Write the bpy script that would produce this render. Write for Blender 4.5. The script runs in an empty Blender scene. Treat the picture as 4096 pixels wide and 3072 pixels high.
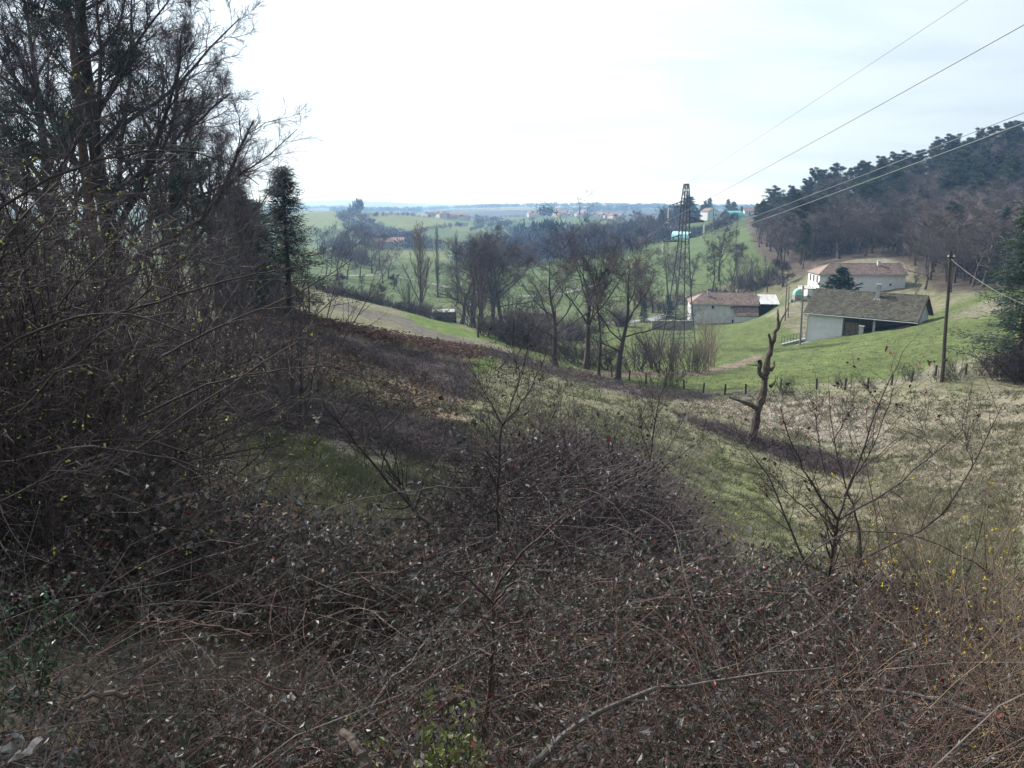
import bpy, math, random
import numpy as np

# ------------------------------------------------------------------ camera, sky, sun, exposure
SC = bpy.context.scene
COL = SC.collection
PITCH = math.atan(181 / 769)
CT, ST = math.cos(PITCH), math.sin(PITCH)
cam_data = bpy.data.cameras.new('camera')
cam_data.sensor_width = 36
cam_data.lens = 36 * 769 / 1024
cam_data.clip_start = 0.05
cam_data.clip_end = 90000
cam = bpy.data.objects.new('camera', cam_data)
COL.objects.link(cam)
cam.rotation_euler = (math.pi / 2 - PITCH, 0, 0)
SC.camera = cam

SUN_AZ, SUN_EL = math.radians(50), math.radians(40)      # azimuth left of the view direction (+Y)
SDIR = (-math.sin(SUN_AZ) * math.cos(SUN_EL), math.cos(SUN_AZ) * math.cos(SUN_EL), math.sin(SUN_EL))

world = bpy.data.worlds.new('World')
SC.world = world
world.use_nodes = True
wn, wl = world.node_tree.nodes, world.node_tree.links
wn.clear()
w_out = wn.new('ShaderNodeOutputWorld')
sky = wn.new('ShaderNodeTexSky')
sky.sky_type = 'NISHITA'
sky.sun_disc = False
sky.sun_elevation = SUN_EL
sky.sun_rotation = -SUN_AZ
sky.dust_density = 2.0
bg_sky = wn.new('ShaderNodeBackground')
bg_sky.inputs['Strength'].default_value = 0.09
wl.new(sky.outputs[0], bg_sky.inputs['Color'])
tc = wn.new('ShaderNodeTexCoord')
sep = wn.new('ShaderNodeSeparateXYZ')
wl.new(tc.outputs['Generated'], sep.inputs[0])
def wmath(op, a, b=None, c=None):
    n = wn.new('ShaderNodeMath'); n.operation = op
    for i, x in enumerate((a, b, c)):
        if x is None: continue
        if isinstance(x, (int, float)): n.inputs[i].default_value = x
        else: wl.new(x, n.inputs[i])
    return n.outputs[0]
zz = wmath('ADD', wmath('MAXIMUM', sep.outputs[2], 0.0), 0.12)
comb = wn.new('ShaderNodeCombineXYZ')
wl.new(wmath('DIVIDE', sep.outputs[0], zz), comb.inputs[0])
wl.new(wmath('MULTIPLY', wmath('DIVIDE', sep.outputs[1], zz), 1.9), comb.inputs[1])
cn = wn.new('ShaderNodeTexNoise')                        # high thin cloud
cn.inputs['Scale'].default_value = 0.62
cn.inputs['Detail'].default_value = 7
cn.inputs['Roughness'].default_value = 0.52
cn.inputs['Distortion'].default_value = 0.5
wl.new(comb.outputs[0], cn.inputs['Vector'])
mr = wn.new('ShaderNodeMapRange')
mr.inputs['From Min'].default_value = 0.30
mr.inputs['From Max'].default_value = 0.52
mr.inputs['To Min'].default_value = 0.66
mr.inputs['To Max'].default_value = 1.0
wl.new(cn.outputs['Fac'], mr.inputs['Value'])
dot = wn.new('ShaderNodeVectorMath'); dot.operation = 'DOT_PRODUCT'
wl.new(tc.outputs['Generated'], dot.inputs[0]); dot.inputs[1].default_value = SDIR
fwd = wmath('POWER', wmath('MULTIPLY_ADD', dot.outputs['Value'], 0.5, 0.5), 1.45)
CLOUD_BACK, CLOUD_FWD = 0.07, 1.32                       # thin cloud scatters forward: brightest towards the sun
c_str = wmath('MULTIPLY_ADD', fwd, CLOUD_FWD, CLOUD_BACK)
bg_cl = wn.new('ShaderNodeBackground')
bg_cl.inputs['Color'].default_value = (0.77, 0.885, 1.0, 1)
wl.new(c_str, bg_cl.inputs['Strength'])
wmix = wn.new('ShaderNodeMixShader')
wl.new(mr.outputs[0], wmix.inputs[0])
wl.new(bg_sky.outputs[0], wmix.inputs[1]); wl.new(bg_cl.outputs[0], wmix.inputs[2])
wl.new(wmix.outputs[0], w_out.inputs['Surface'])

sun_data = bpy.data.lights.new('sun', 'SUN')
sun_data.energy = 5.0
sun_data.angle = math.radians(0.7)
sun_data.color = (1.0, 0.975, 0.93)
sun = bpy.data.objects.new('sun', sun_data)
COL.objects.link(sun)
from mathutils import Vector
sun.rotation_euler = Vector(SDIR).to_track_quat('Z', 'Y').to_euler()
sun.location = (SDIR[0] * 200, SDIR[1] * 200, SDIR[2] * 200)

SC.view_settings.view_transform = 'Standard'
SC.view_settings.look = 'None'
SC.view_settings.gamma = 1
SC.view_settings.exposure = 0.5
SC.view_settings.use_curve_mapping = False
SC.cycles.use_denoising = True
SC.cycles.max_bounces = 6
SC.cycles.volume_bounces = 2
SC.cycles.transparent_max_bounces = 4
SC.cycles.sample_clamp_indirect = 4

# ------------------------------------------------------------------ helpers
RNG = np.random.default_rng(11)
random.seed(5)
F_PX = 769.0

def den(py): return CT + (384 - py) / F_PX * ST
def tslope(py):                                          # height over forward distance for a picture row
    b = (384 - py) / F_PX
    return (-ST + b * CT) / (CT + b * ST)
def at(px, py, Y):                                       # world point on the sight line px,py at forward distance Y
    return np.array([(px - 512) / F_PX / den(py) * Y, Y, tslope(py) * Y])
def project(X, Y, Z):
    f = Y * CT - Z * ST
    u = Y * ST + Z * CT
    f = np.where(f < 0.05, 0.05, f)
    return 512 + F_PX * X / f, 384 - F_PX * u / f

def _hash(ix, iy, s):
    h = (ix.astype(np.int64) * 374761393 + iy.astype(np.int64) * 668265263 + s * 974634777) & 0x7fffffff
    h = ((h ^ (h >> 13)) * 1274126177) & 0x7fffffff
    return ((h ^ (h >> 16)) & 0xffff) / 65535.0
def vnoise(x, y, s=0):
    ix, iy = np.floor(x), np.floor(y)
    fx, fy = x - ix, y - iy
    fx = fx * fx * (3 - 2 * fx); fy = fy * fy * (3 - 2 * fy)
    a, b = _hash(ix, iy, s), _hash(ix + 1, iy, s)
    c, d = _hash(ix, iy + 1, s), _hash(ix + 1, iy + 1, s)
    return a + (b - a) * fx + (c - a) * fy + (a - b - c + d) * fx * fy
def fbm(x, y, s=0, o=4):
    r, a, t = 0, 1.0, 0
    for k in range(o):
        r = r + a * vnoise(x * 2 ** k + 17 * k, y * 2 ** k - 9 * k, s + k); t += a; a *= 0.5
    return r / t

def mkmesh(name, V, faces, mats, midx=None, smooth=False):
    me = bpy.data.meshes.new(name)
    V = np.ascontiguousarray(V, np.float32)
    loops, starts, tot = [], [], 0
    for F in faces:
        F = np.asarray(F, np.int32)
        if not len(F): continue
        n, m = F.shape
        loops.append(F.ravel()); starts.append(tot + np.arange(n, dtype=np.int32) * m); tot += n * m
    loops = np.concatenate(loops); starts = np.concatenate(starts).astype(np.int32)
    me.vertices.add(len(V)); me.vertices.foreach_set('co', V.ravel())
    me.loops.add(tot); me.loops.foreach_set('vertex_index', loops)
    me.polygons.add(len(starts)); me.polygons.foreach_set('loop_start', starts)
    for m in mats: me.materials.append(m)
    if midx is not None: me.polygons.foreach_set('material_index', np.asarray(midx, np.int32))
    me.polygons.foreach_set('use_smooth', np.full(len(starts), bool(smooth)))
    me.update(calc_edges=True)
    return me

class Geo:
    """collects vertices and faces for ONE mesh"""
    def __init__(s): s.V, s.F, s.M, s.n = [], [], [], 0
    def add(s, V, F, m=0):
        V = np.asarray(V, float).reshape(-1, 3); F = np.asarray(F, int)
        s.V.append(V); s.F.append(F + s.n); s.M.append(np.full(len(F), m)); s.n += len(V)
    def mesh(s, name, mats, smooth=False):
        return mkmesh(name, np.concatenate(s.V), s.F, mats, np.concatenate(s.M), smooth)
    def box(s, c, size, m=0, ax=None):
        """box about centre c; ax = 3 axis vectors"""
        h = np.asarray(size, float) / 2
        ax = np.eye(3) if ax is None else np.asarray(ax, float)
        k = np.array([[x, y, z] for x in (-1, 1) for y in (-1, 1) for z in (-1, 1)]) * h
        s.add(np.asarray(c, float) + k @ ax, [[0, 1, 3, 2], [4, 6, 7, 5], [0, 4, 5, 1], [2, 3, 7, 6], [0, 2, 6, 4], [1, 5, 7, 3]], m)
    def bar(s, a, b, w, m=0):
        a, b = np.asarray(a, float), np.asarray(b, float)
        d = b - a; L = np.linalg.norm(d); d = d / L
        r = np.array([0, 0, 1.0]) if abs(d[2]) < 0.9 else np.array([1.0, 0, 0])
        p = np.cross(d, r); p /= np.linalg.norm(p); q = np.cross(d, p)
        s.box((a + b) / 2, (L, w, w), m, [d, p, q])
    def poly(s, pts, m=0): s.add(pts, [list(range(len(pts)))], m)
    def slab(s, quad, th, m=0):
        """a quad given thickness downwards along its normal"""
        q = np.asarray(quad, float); n = np.cross(q[1] - q[0], q[3] - q[0]); n /= np.linalg.norm(n)
        V = np.concatenate([q, q - n * th])
        s.add(V, [[0, 1, 2, 3], [7, 6, 5, 4], [0, 4, 5, 1], [1, 5, 6, 2], [2, 6, 7, 3], [3, 7, 4, 0]], m)
    def tubes(s, P, R, sides=3, m=0):
        P = np.asarray(P, float); R = np.asarray(R, float)
        N, K, _ = P.shape
        T = np.gradient(P, axis=1)
        T /= np.linalg.norm(T, axis=2, keepdims=True) + 1e-9
        mz = np.abs(T[:, :, 2].mean(1))
        ref = np.where((mz > 0.8)[:, None], np.array([1.0, 0.2, 0]), np.array([0, 0.1, 1.0]))[:, None, :]
        A = np.cross(T, ref); A /= np.linalg.norm(A, axis=2, keepdims=True) + 1e-9
        B = np.cross(T, A)
        th = np.arange(sides) / sides * 2 * np.pi
        ring = P[:, :, None] + R[:, :, None, None] * (np.cos(th)[:, None] * A[:, :, None] + np.sin(th)[:, None] * B[:, :, None])
        i = (np.arange(N)[:, None, None] * K + np.arange(K - 1)[None, :, None]) * sides
        j = np.arange(sides)[None, None]; j2 = (j + 1) % sides
        F = np.stack([i + j, i + sides + j, i + sides + j2, i + j2], -1).reshape(-1, 4)
        s.add(ring.reshape(-1, 3), F, m)
    def cones(s, A, B, r, m=0):
        """three-sided tapering twigs from A to a point at B"""
        A, B = np.asarray(A, float), np.asarray(B, float); N = len(A)
        d = B - A; d /= np.linalg.norm(d, axis=1, keepdims=True) + 1e-9
        ref = np.where((np.abs(d[:, 2]) > 0.8)[:, None], np.array([1.0, 0.2, 0]), np.array([0, 0.1, 1.0]))
        p = np.cross(d, ref); p /= np.linalg.norm(p, axis=1, keepdims=True); q = np.cross(d, p)
        r = np.broadcast_to(np.asarray(r, float), (N,))[:, None]
        V = np.stack([A + r * p, A + r * (-0.5 * p + 0.87 * q), A + r * (-0.5 * p - 0.87 * q), B], 1)
        i = np.arange(N)[:, None] * 4
        F = np.concatenate([i + [0, 1, 3], i + [1, 2, 3], i + [2, 0, 3]])
        s.add(V.reshape(-1, 3), F, m)
    def leaves(s, C, L, asp=0.5, m=0, D=None, droop=0.0, fold=0.25, rng=None):
        """folded pointed leaves: two triangles each"""
        rng = rng or RNG
        C = np.asarray(C, float); N = len(C)
        if D is None: D = rng.normal(size=(N, 3))
        D = D + np.array([0, 0, -droop]); D = D / (np.linalg.norm(D, axis=1, keepdims=True) + 1e-9)
        X = rng.normal(size=(N, 3)); W = np.cross(D, X); W /= np.linalg.norm(W, axis=1, keepdims=True) + 1e-9
        U = np.cross(D, W)
        L = np.broadcast_to(np.asarray(L, float), (N,))[:, None]
        V = np.stack([C, C + D * L * 0.5 + W * L * asp * 0.5 + U * L * asp * fold, C + D * L, C + D * L * 0.5 - W * L * asp * 0.5 + U * L * asp * fold], 1)
        i = np.arange(N)[:, None] * 4
        s.add(V.reshape(-1, 3), np.concatenate([i + [0, 1, 2], i + [0, 2, 3]]), m)
    def tris(s, C, L, W, m=0, D=None, rng=None):
        """slim triangles (needle sprays, grass blades) from C along D"""
        rng = rng or RNG
        C = np.asarray(C, float); N = len(C)
        if D is None: D = rng.normal(size=(N, 3))
        D = D / (np.linalg.norm(D, axis=1, keepdims=True) + 1e-9)
        X = rng.normal(size=(N, 3)); S = np.cross(D, X); S /= np.linalg.norm(S, axis=1, keepdims=True) + 1e-9
        L = np.broadcast_to(np.asarray(L, float), (N,))[:, None]; W = np.broadcast_to(np.asarray(W, float), (N,))[:, None]
        V = np.stack([C - S * W / 2, C + S * W / 2, C + D * L], 1)
        s.add(V.reshape(-1, 3), np.arange(N * 3).reshape(-1, 3), m)

def link(name, me, parent=None, loc=None, rz=0, sc=None):
    o = bpy.data.objects.new(name, me)
    COL.objects.link(o)
    if parent is not None: o.parent = parent
    if loc is not None: o.location = [float(x) for x in loc]
    if rz: o.rotation_euler = (0, 0, rz)
    if sc is not None: o.scale = (sc, sc, sc) if isinstance(sc, (int, float)) else sc
    return o
def tag(o, label, cat, group=None):
    o['label'] = label; o['category'] = cat
    if group: o['group'] = group
    return o
def thing(name, label, cat, loc=(0, 0, 0), rz=0, group=None, sc=None):
    return tag(link(name, None, None, loc, rz, sc), label, cat, group)
def part(name, geo, mats, parent, kind=None, smooth=False):
    if not isinstance(mats, (list, tuple)): mats = [mats]
    o = link(name, geo.mesh(name, mats, smooth), parent)
    if kind: o['kind'] = kind
    return o

# ------------------------------------------------------------------ materials
def mat(name, col, rough=0.85, var=0.0, scale=3.0, bump=0.0, island=0.0, col2=None, spec=0.3, trans=0.0, objvar=0.0, detail=4, metal=0.0):
    """col mixed with col2 by noise; island = brightness spread per loose piece, objvar = per object"""
    m = bpy.data.materials.new(name); m.use_nodes = True
    nt = m.node_tree; N, L = nt.nodes, nt.links
    b = N['Principled BSDF']
    b.inputs['Roughness'].default_value = rough
    b.inputs['Specular IOR Level'].default_value = spec
    b.inputs['Metallic'].default_value = metal
    tcn = N.new('ShaderNodeTexCoord')
    nz = N.new('ShaderNodeTexNoise'); nz.inputs['Scale'].default_value = scale; nz.inputs['Detail'].default_value = detail; nz.inputs['Roughness'].default_value = 0.65
    L.new(tcn.outputs['Object'], nz.inputs['Vector'])
    rp = N.new('ShaderNodeMapRange'); rp.inputs['From Min'].default_value = 0.32; rp.inputs['From Max'].default_value = 0.68
    L.new(nz.outputs['Fac'], rp.inputs['Value'])
    mx = N.new('ShaderNodeMix'); mx.data_type = 'RGBA'
    c2 = col2 if col2 is not None else tuple(c * (1 - var) for c in col)
    c1 = col if col2 is not None else tuple(c * (1 + var) for c in col)
    mx.inputs[6].default_value = (*c1, 1); mx.inputs[7].default_value = (*c2, 1)
    L.new(rp.outputs[0], mx.inputs[0])
    out = mx.outputs[2]
    def scale_by(src, amt, o):
        k = N.new('ShaderNodeMapRange'); k.inputs['To Min'].default_value = 1 - amt; k.inputs['To Max'].default_value = 1 + amt
        L.new(src, k.inputs['Value'])
        v = N.new('ShaderNodeVectorMath'); v.operation = 'SCALE'
        L.new(o, v.inputs[0]); L.new(k.outputs[0], v.inputs['Scale'])
        return v.outputs[0]
    if island:
        g = N.new('ShaderNodeNewGeometry'); out = scale_by(g.outputs['Random Per Island'], island, out)
    if objvar:
        oi = N.new('ShaderNodeObjectInfo'); out = scale_by(oi.outputs['Random'], objvar, out)
    L.new(out, b.inputs['Base Color'])
    if bump:
        bp = N.new('ShaderNodeBump'); bp.inputs['Strength'].default_value = bump; bp.inputs['Distance'].default_value = 0.05
        L.new(nz.outputs['Fac'], bp.inputs['Height']); L.new(bp.outputs[0], b.inputs['Normal'])
    if trans:
        t = N.new('ShaderNodeBsdfTranslucent'); L.new(out, t.inputs['Color'])
        ms = N.new('ShaderNodeMixShader'); ms.inputs[0].default_value = trans
        L.new(b.outputs[0], ms.inputs[1]); L.new(t.outputs[0], ms.inputs[2])
        L.new(ms.outputs[0], N['Material Output'].inputs['Surface'])
    return m
# ------------------------------------------------------------------ terrain
CTRL = [  # picture column, picture row, forward distance: sight lines to the ground
    # near bank
    (100, 700, 3.0), (512, 860, 2.0), (900, 860, 2.0), (512, 760, 3.5), (900, 760, 3.6), (100, 560, 6.0), (300, 600, 6.0),
    (512, 650, 7.0), (700, 660, 7.5), (900, 680, 7.0), (30, 480, 10), (150, 480, 12), (300, 510, 13), (460, 545, 13), (640, 590, 14), (800, 610, 14), (1000, 610, 14),
    # left spur
    (60, 400, 22), (200, 420, 22), (330, 470, 18), (330, 430, 27), (330, 385, 38), (240, 350, 42), (130, 330, 40), (260, 322, 52),
    (222, 302, 60), (160, 290, 62), (324, 328, 56), (400, 342, 55), (477, 358, 53), (450, 430, 33), (400, 390, 41), (475, 480, 26),
    (324, 324, 78), (400, 344, 74),
    # meadow behind the spur
    (322, 296, 125), (380, 306, 128), (440, 323, 118), (480, 340, 92), (540, 365, 73), (300, 296, 108), (200, 285, 100), (60, 280, 100), (250, 275, 160), (100, 270, 170),
    # middle meadow down to the gully
    (500, 400, 44), (560, 420, 39), (600, 460, 32), (650, 520, 24), (560, 388, 53), (650, 410, 50), (610, 380, 68), (752, 442, 45), (740, 480, 36), (760, 540, 26), (860, 468, 40),
    (690, 425, 48), (700, 393, 66), (800, 388, 63), (780, 410, 55),
    (1000, 440, 40), (1000, 500, 29), (900, 540, 24), (1020, 385, 54), (942, 383, 56), (880, 386, 60), (900, 430, 45), (1100, 420, 38), (1100, 370, 55),
    # green field, barn, houses
    (700, 365, 92), (640, 370, 84), (680, 350, 118), (740, 340, 120), (806, 343, 111), (870, 331, 109), (925, 321, 108), (930, 318, 118), (860, 345, 90), (940, 345, 80), (1010, 340, 74),
    (1020, 305, 98), (990, 292, 118), (1010, 291, 132), (940, 299, 130), (1100, 300, 110),
    (712, 324, 164), (758, 320, 167), (734, 323, 163), (690, 329, 160), (640, 332, 150), (580, 336, 140), (520, 338, 130),
    (815, 300, 157), (854, 294, 159), (905, 281, 163), (925, 290, 150), (797, 294, 152), (787, 321, 135), (780, 340, 116),
    (820, 272, 178), (905, 268, 178), (760, 295, 190), (720, 300, 195),
    # wood hill
    (1010, 262, 170), (1000, 225, 230), (1000, 162, 325), (1060, 140, 325), (900, 190, 325), (900, 240, 230), (820, 208, 325), (820, 252, 235), (770, 228, 325), (770, 265, 240),
    (1000, 190, 520), (900, 207, 520), (820, 213, 520), (1100, 250, 180),
    # green hillside and village
    (745, 238, 335), (700, 226, 480), (682, 238, 440), (722, 219, 560), (690, 222, 580), (765, 215, 620), (640, 229, 560), (620, 252, 420), (600, 272, 330), (660, 262, 340), (690, 278, 265), (640, 300, 222), (600, 312, 200), (560, 306, 230), (560, 285, 300), (520, 262, 430),
    (700, 221, 760), (640, 226, 760), (780, 218, 800),
    # valley
    (444, 321, 152), (421, 313, 190), (480, 302, 215), (400, 284, 270), (340, 288, 215), (330, 268, 300), (350, 254, 420), (400, 262, 380), (450, 258, 450), (430, 246, 560), (470, 250, 520), (520, 310, 200),
    (200, 262, 300), (200, 240, 600), (60, 240, 500),
    # middle distance hills
    (330, 244, 640), (330, 222, 860), (400, 223, 860), (400, 213.5, 1000), (340, 211.5, 1000), (300, 213, 1000), (370, 222, 1500), (420, 221, 1400), (330, 222, 1500), (450, 236, 760), (450, 224, 900), (490, 222, 1100), (490, 246, 620), (540, 240, 700), (600, 240, 640), (560, 228, 950), (560, 216.5, 1200), (530, 217, 1200), (590, 217, 1200), (620, 226, 950), (640, 220, 1250),
    (470, 219, 1500), (560, 218, 1800), (620, 212, 2000), (500, 213, 2000), (420, 214, 2200), (340, 213, 2300), (680, 213, 2000), (740, 212, 2000),
    (500, 207.5, 3000), (560, 207, 3000), (620, 207.5, 3000), (700, 208.5, 3000), (760, 209, 3000), (440, 210, 3400), (400, 213, 3500), (340, 209, 3600), (300, 209, 3600), (240, 211, 3600),
    (560, 210, 4500), (450, 210, 4500), (700, 210, 4500), (330, 211, 4300), (820, 210, 3000), (900, 208, 3000), (1000, 208, 3000), (100, 215, 1500), (100, 210, 3000), (-100, 210, 3000), (1150, 207, 3000),
    (512, 206, 9000), (300, 206, 9000), (700, 206, 9000), (900, 206, 9000), (100, 206, 9000),
    (342, 199.5, 6000), (310, 202, 6000), (370, 202, 6000), (392, 201.5, 6000), (412, 204.5, 6000), (280, 203, 6000), (470, 206, 6000), (560, 206, 6000), (342, 204, 10000), (390, 204, 10000), (700, 205.3, 14000), (900, 205.3, 14000), (150, 205, 14000),
    (350, 205, 26000), (512, 205, 40000), (800, 205, 40000), (200, 205, 40000), (1100, 205, 40000), (-80, 205, 40000), (800, 206, 20000), (1100, 205, 9000),
]
YC = 6.0
_cp = [at(*c) for c in CTRL]
for x in (-2.6, -1.2, 0, 1.2, 2.6): _cp.append(np.array([x, -3.8, -1.62]))
for x in (-6, -3, 0, 3, 6): _cp.append(np.array([x, 0.2, -1.62]))
for x in (-7, 7): _cp.append(np.array([x, 2.5, -2.2]))
for x in (-15, -11): _cp.append(np.array([x, 8, -3.5]))
for x in (12, 16): _cp.append(np.array([x, 9, -6.5]))
_cp = np.array(_cp)
def _uv(X, Y): return np.stack([X / (Y + YC) * 2.2, np.log(np.maximum(Y + YC, 0.5))], -1)
_cu = _uv(_cp[:, 0], _cp[:, 1]); _cw = _cp[:, 2] / (_cp[:, 1] + YC)
def _ker(r): return r ** 1.5
_n = len(_cu)
_r = np.linalg.norm(_cu[:, None] - _cu[None], axis=2)
_A = np.zeros((_n + 3, _n + 3)); _A[:_n, :_n] = _ker(_r) - 0.004 * np.eye(_n)
_A[:_n, _n] = 1; _A[:_n, _n + 1:] = _cu; _A[_n, :_n] = 1; _A[_n + 1:, :_n] = _cu.T
_sol = np.linalg.solve(_A, np.concatenate([_cw, [0, 0, 0]]))
def ht(X, Y, detail=True):
    X, Y = np.atleast_1d(np.asarray(X, float)), np.atleast_1d(np.asarray(Y, float))
    q = _uv(X, Y); w = _sol[_n] + q @ _sol[_n + 1:]
    for i in range(0, len(q), 20000):
        r = np.linalg.norm(q[i:i + 20000, None] - _cu[None], axis=2)
        w[i:i + 20000] += _ker(r) @ _sol[:_n]
    z = w * (Y + YC)
    if detail:
        amp = np.clip((Y - 2) / 14, 0.15, 1) * np.clip(1.2 - Y / 260, 0.25, 1)
        z = z + amp * (0.7 * (fbm(X / 7, Y / 7, 3) - 0.5) + 0.34 * (fbm(X / 1.3, Y / 1.3, 9, 3) - 0.5))
        far = np.clip((Y - 900) / 2500, 0, 1)
        z = z + far * 14 * (fbm(X / 420, Y / 420, 21, 4) - 0.5) * np.clip(9000 / (Y + 1), 0, 1)
    return z
_YS = np.exp(np.linspace(np.log(1.6), np.log(9000), 900))
def hit(px, py, ymin=1.6):
    """first ground point on a sight line"""
    p = np.array([at(px, py, y) for y in _YS if y >= ymin])
    below = np.nonzero(p[:, 2] <= ht(p[:, 0], p[:, 1], False))[0]
    q = p[below[0]] if len(below) else p[-1]
    q = q.copy(); q[2] = ht(q[0], q[1])[0]
    return q
def on(px, Y, sink=0.0):
    """ground point in picture column px at forward distance Y"""
    x = (px - 512) / F_PX * Y
    for _ in range(4):
        z = ht(x, Y)[0]; x = (px - 512) / F_PX * (Y * CT - z * ST)
    return np.array([x, Y, ht(x, Y)[0] - sink])
def onxy(x, y, sink=0.0): return np.array([x, y, ht(x, y)[0] - sink])

def inpoly(px, py, poly):
    r = np.zeros(px.shape, bool); n = len(poly)
    for i in range(n):
        x1, y1 = poly[i]; x2, y2 = poly[(i + 1) % n]
        if y1 == y2: continue
        c = ((y1 > py) != (y2 > py)) & (px < (x2 - x1) * (py - y1) / (y2 - y1) + x1)
        r ^= c
    return r

C_OLIVE, C_STRAW, C_GREEN, C_LUSH = (0.138, 0.132, 0.078), (0.165, 0.147, 0.104), (0.084, 0.106, 0.034), (0.086, 0.125, 0.028)
C_BRACK, C_BRAMB, C_TAN, C_FLOOR, C_EARTH, C_PALE = (0.125, 0.078, 0.056), (0.135, 0.110, 0.108), (0.165, 0.125, 0.085), (0.07, 0.054, 0.042), (0.17, 0.13, 0.10), (0.225, 0.195, 0.155)
P_BRACK = [(222, 296), (300, 310), (380, 329), (440, 345), (482, 352), (478, 360), (430, 353), (360, 339), (300, 325), (222, 312)]
P_BRAMB1 = [(240, 314), (330, 337), (430, 355), (470, 366), (474, 402), (440, 394), (380, 367), (300, 341), (245, 328)]
P_BRAMB2 = [(235, 385), (300, 390), (380, 410), (450, 432), (468, 442), (470, 466), (400, 456), (320, 436), (245, 425)]
P_GULLY = [(676, 414), (720, 425), (765, 440), (820, 455), (872, 472), (866, 480), (815, 470), (750, 448), (700, 428)]
P_HEDGE = [(480, 348), (560, 366), (640, 388), (710, 395), (712, 402), (640, 398), (560, 378), (478, 356)]
P_FIELD = [(560, 372), (640, 384), (708, 392), (790, 386), (880, 380), (1080, 370), (1080, 270), (985, 290), (930, 314), (806, 341), (770, 316), (690, 323), (560, 316), (480, 336)]
COVER = [  # colour, outline in the picture, nearest and farthest distance, raggedness in picture units
    (C_OLIVE, [(300, 285), (370, 298), (430, 316), (480, 345), (560, 365), (560, 373), (480, 352), (380, 330), (290, 310)], 60, 175, 5),
    ((0.135, 0.100, 0.080), [(215, 300), (300, 318), (400, 342), (478, 358), (474, 420), (470, 468), (400, 458), (300, 438), (225, 420)], 16, 62, 10),
    (C_TAN, [(250, 345), (330, 356), (420, 384), (468, 412), (462, 428), (400, 402), (300, 380), (245, 366)], 20, 60, 9),
    (C_OLIVE, [(330, 372), (400, 392), (440, 410), (420, 414), (350, 392)], 20, 60, 9),
    ((0.13, 0.085, 0.062), [(225, 330), (300, 342), (318, 362), (290, 372), (235, 356)], 20, 60, 16),
    (C_BRAMB, P_BRAMB1, 30, 64, 6), (C_BRAMB, P_BRAMB2, 16, 50, 8), (C_BRACK, P_BRACK, 40, 75, 4),
    ((0.098, 0.086, 0.07), [(400, 318), (470, 340), (500, 352), (470, 350), (400, 330)], 70, 130, 4),
    ((0.098, 0.086, 0.07), [(330, 300), (380, 312), (440, 326), (436, 332), (370, 318), (330, 308)], 70, 150, 3),
    (C_GREEN, P_FIELD, 62, 175, 4),
    (C_PALE, [(680, 400), (780, 394), (860, 398), (935, 436), (930, 452), (860, 450), (790, 436), (720, 415)], 30, 70, 9),
    (C_STRAW, [(900, 378), (1060, 372), (1060, 330), (1000, 352), (940, 364)], 50, 95, 8),
    (C_STRAW, [(880, 400), (1060, 385), (1060, 560), (960, 500), (900, 460)], 12, 62, 14),
    (C_STRAW, [(940, 318), (1000, 296), (1040, 300), (1000, 312)], 80, 140, 5),
    (C_BRAMB, P_GULLY, 28, 70, 5), (C_BRAMB, P_HEDGE, 55, 100, 3),
    (C_LUSH, [(466, 358), (500, 358), (492, 372), (470, 374)], 40, 70, 3),
    (C_OLIVE, [(470, 374), (500, 372), (492, 400), (500, 430), (470, 440), (468, 400)], 25, 60, 9),
    (C_GREEN, [(250, 425), (330, 440), (330, 470), (250, 450)], 10, 40, 8),
    ((0.112, 0.122, 0.055), [(660, 440), (740, 465), (830, 560), (720, 530), (640, 470)], 18, 50, 22),
    (C_LUSH, [(400, 312), (440, 320), (480, 332), (500, 342), (470, 340), (420, 326)], 95, 165, 2),
    (C_EARTH, [(560, 371), (690, 371), (730, 364), (760, 354), (762, 358), (735, 369), (690, 377), (560, 377)], 66, 125, 1.2),
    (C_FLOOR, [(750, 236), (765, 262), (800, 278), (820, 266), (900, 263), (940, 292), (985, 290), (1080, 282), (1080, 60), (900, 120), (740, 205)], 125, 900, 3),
    (C_STRAW, [(812, 266), (880, 256), (915, 268), (908, 282), (880, 290), (925, 300), (925, 306), (850, 300)], 130, 215, 2),
]

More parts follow.
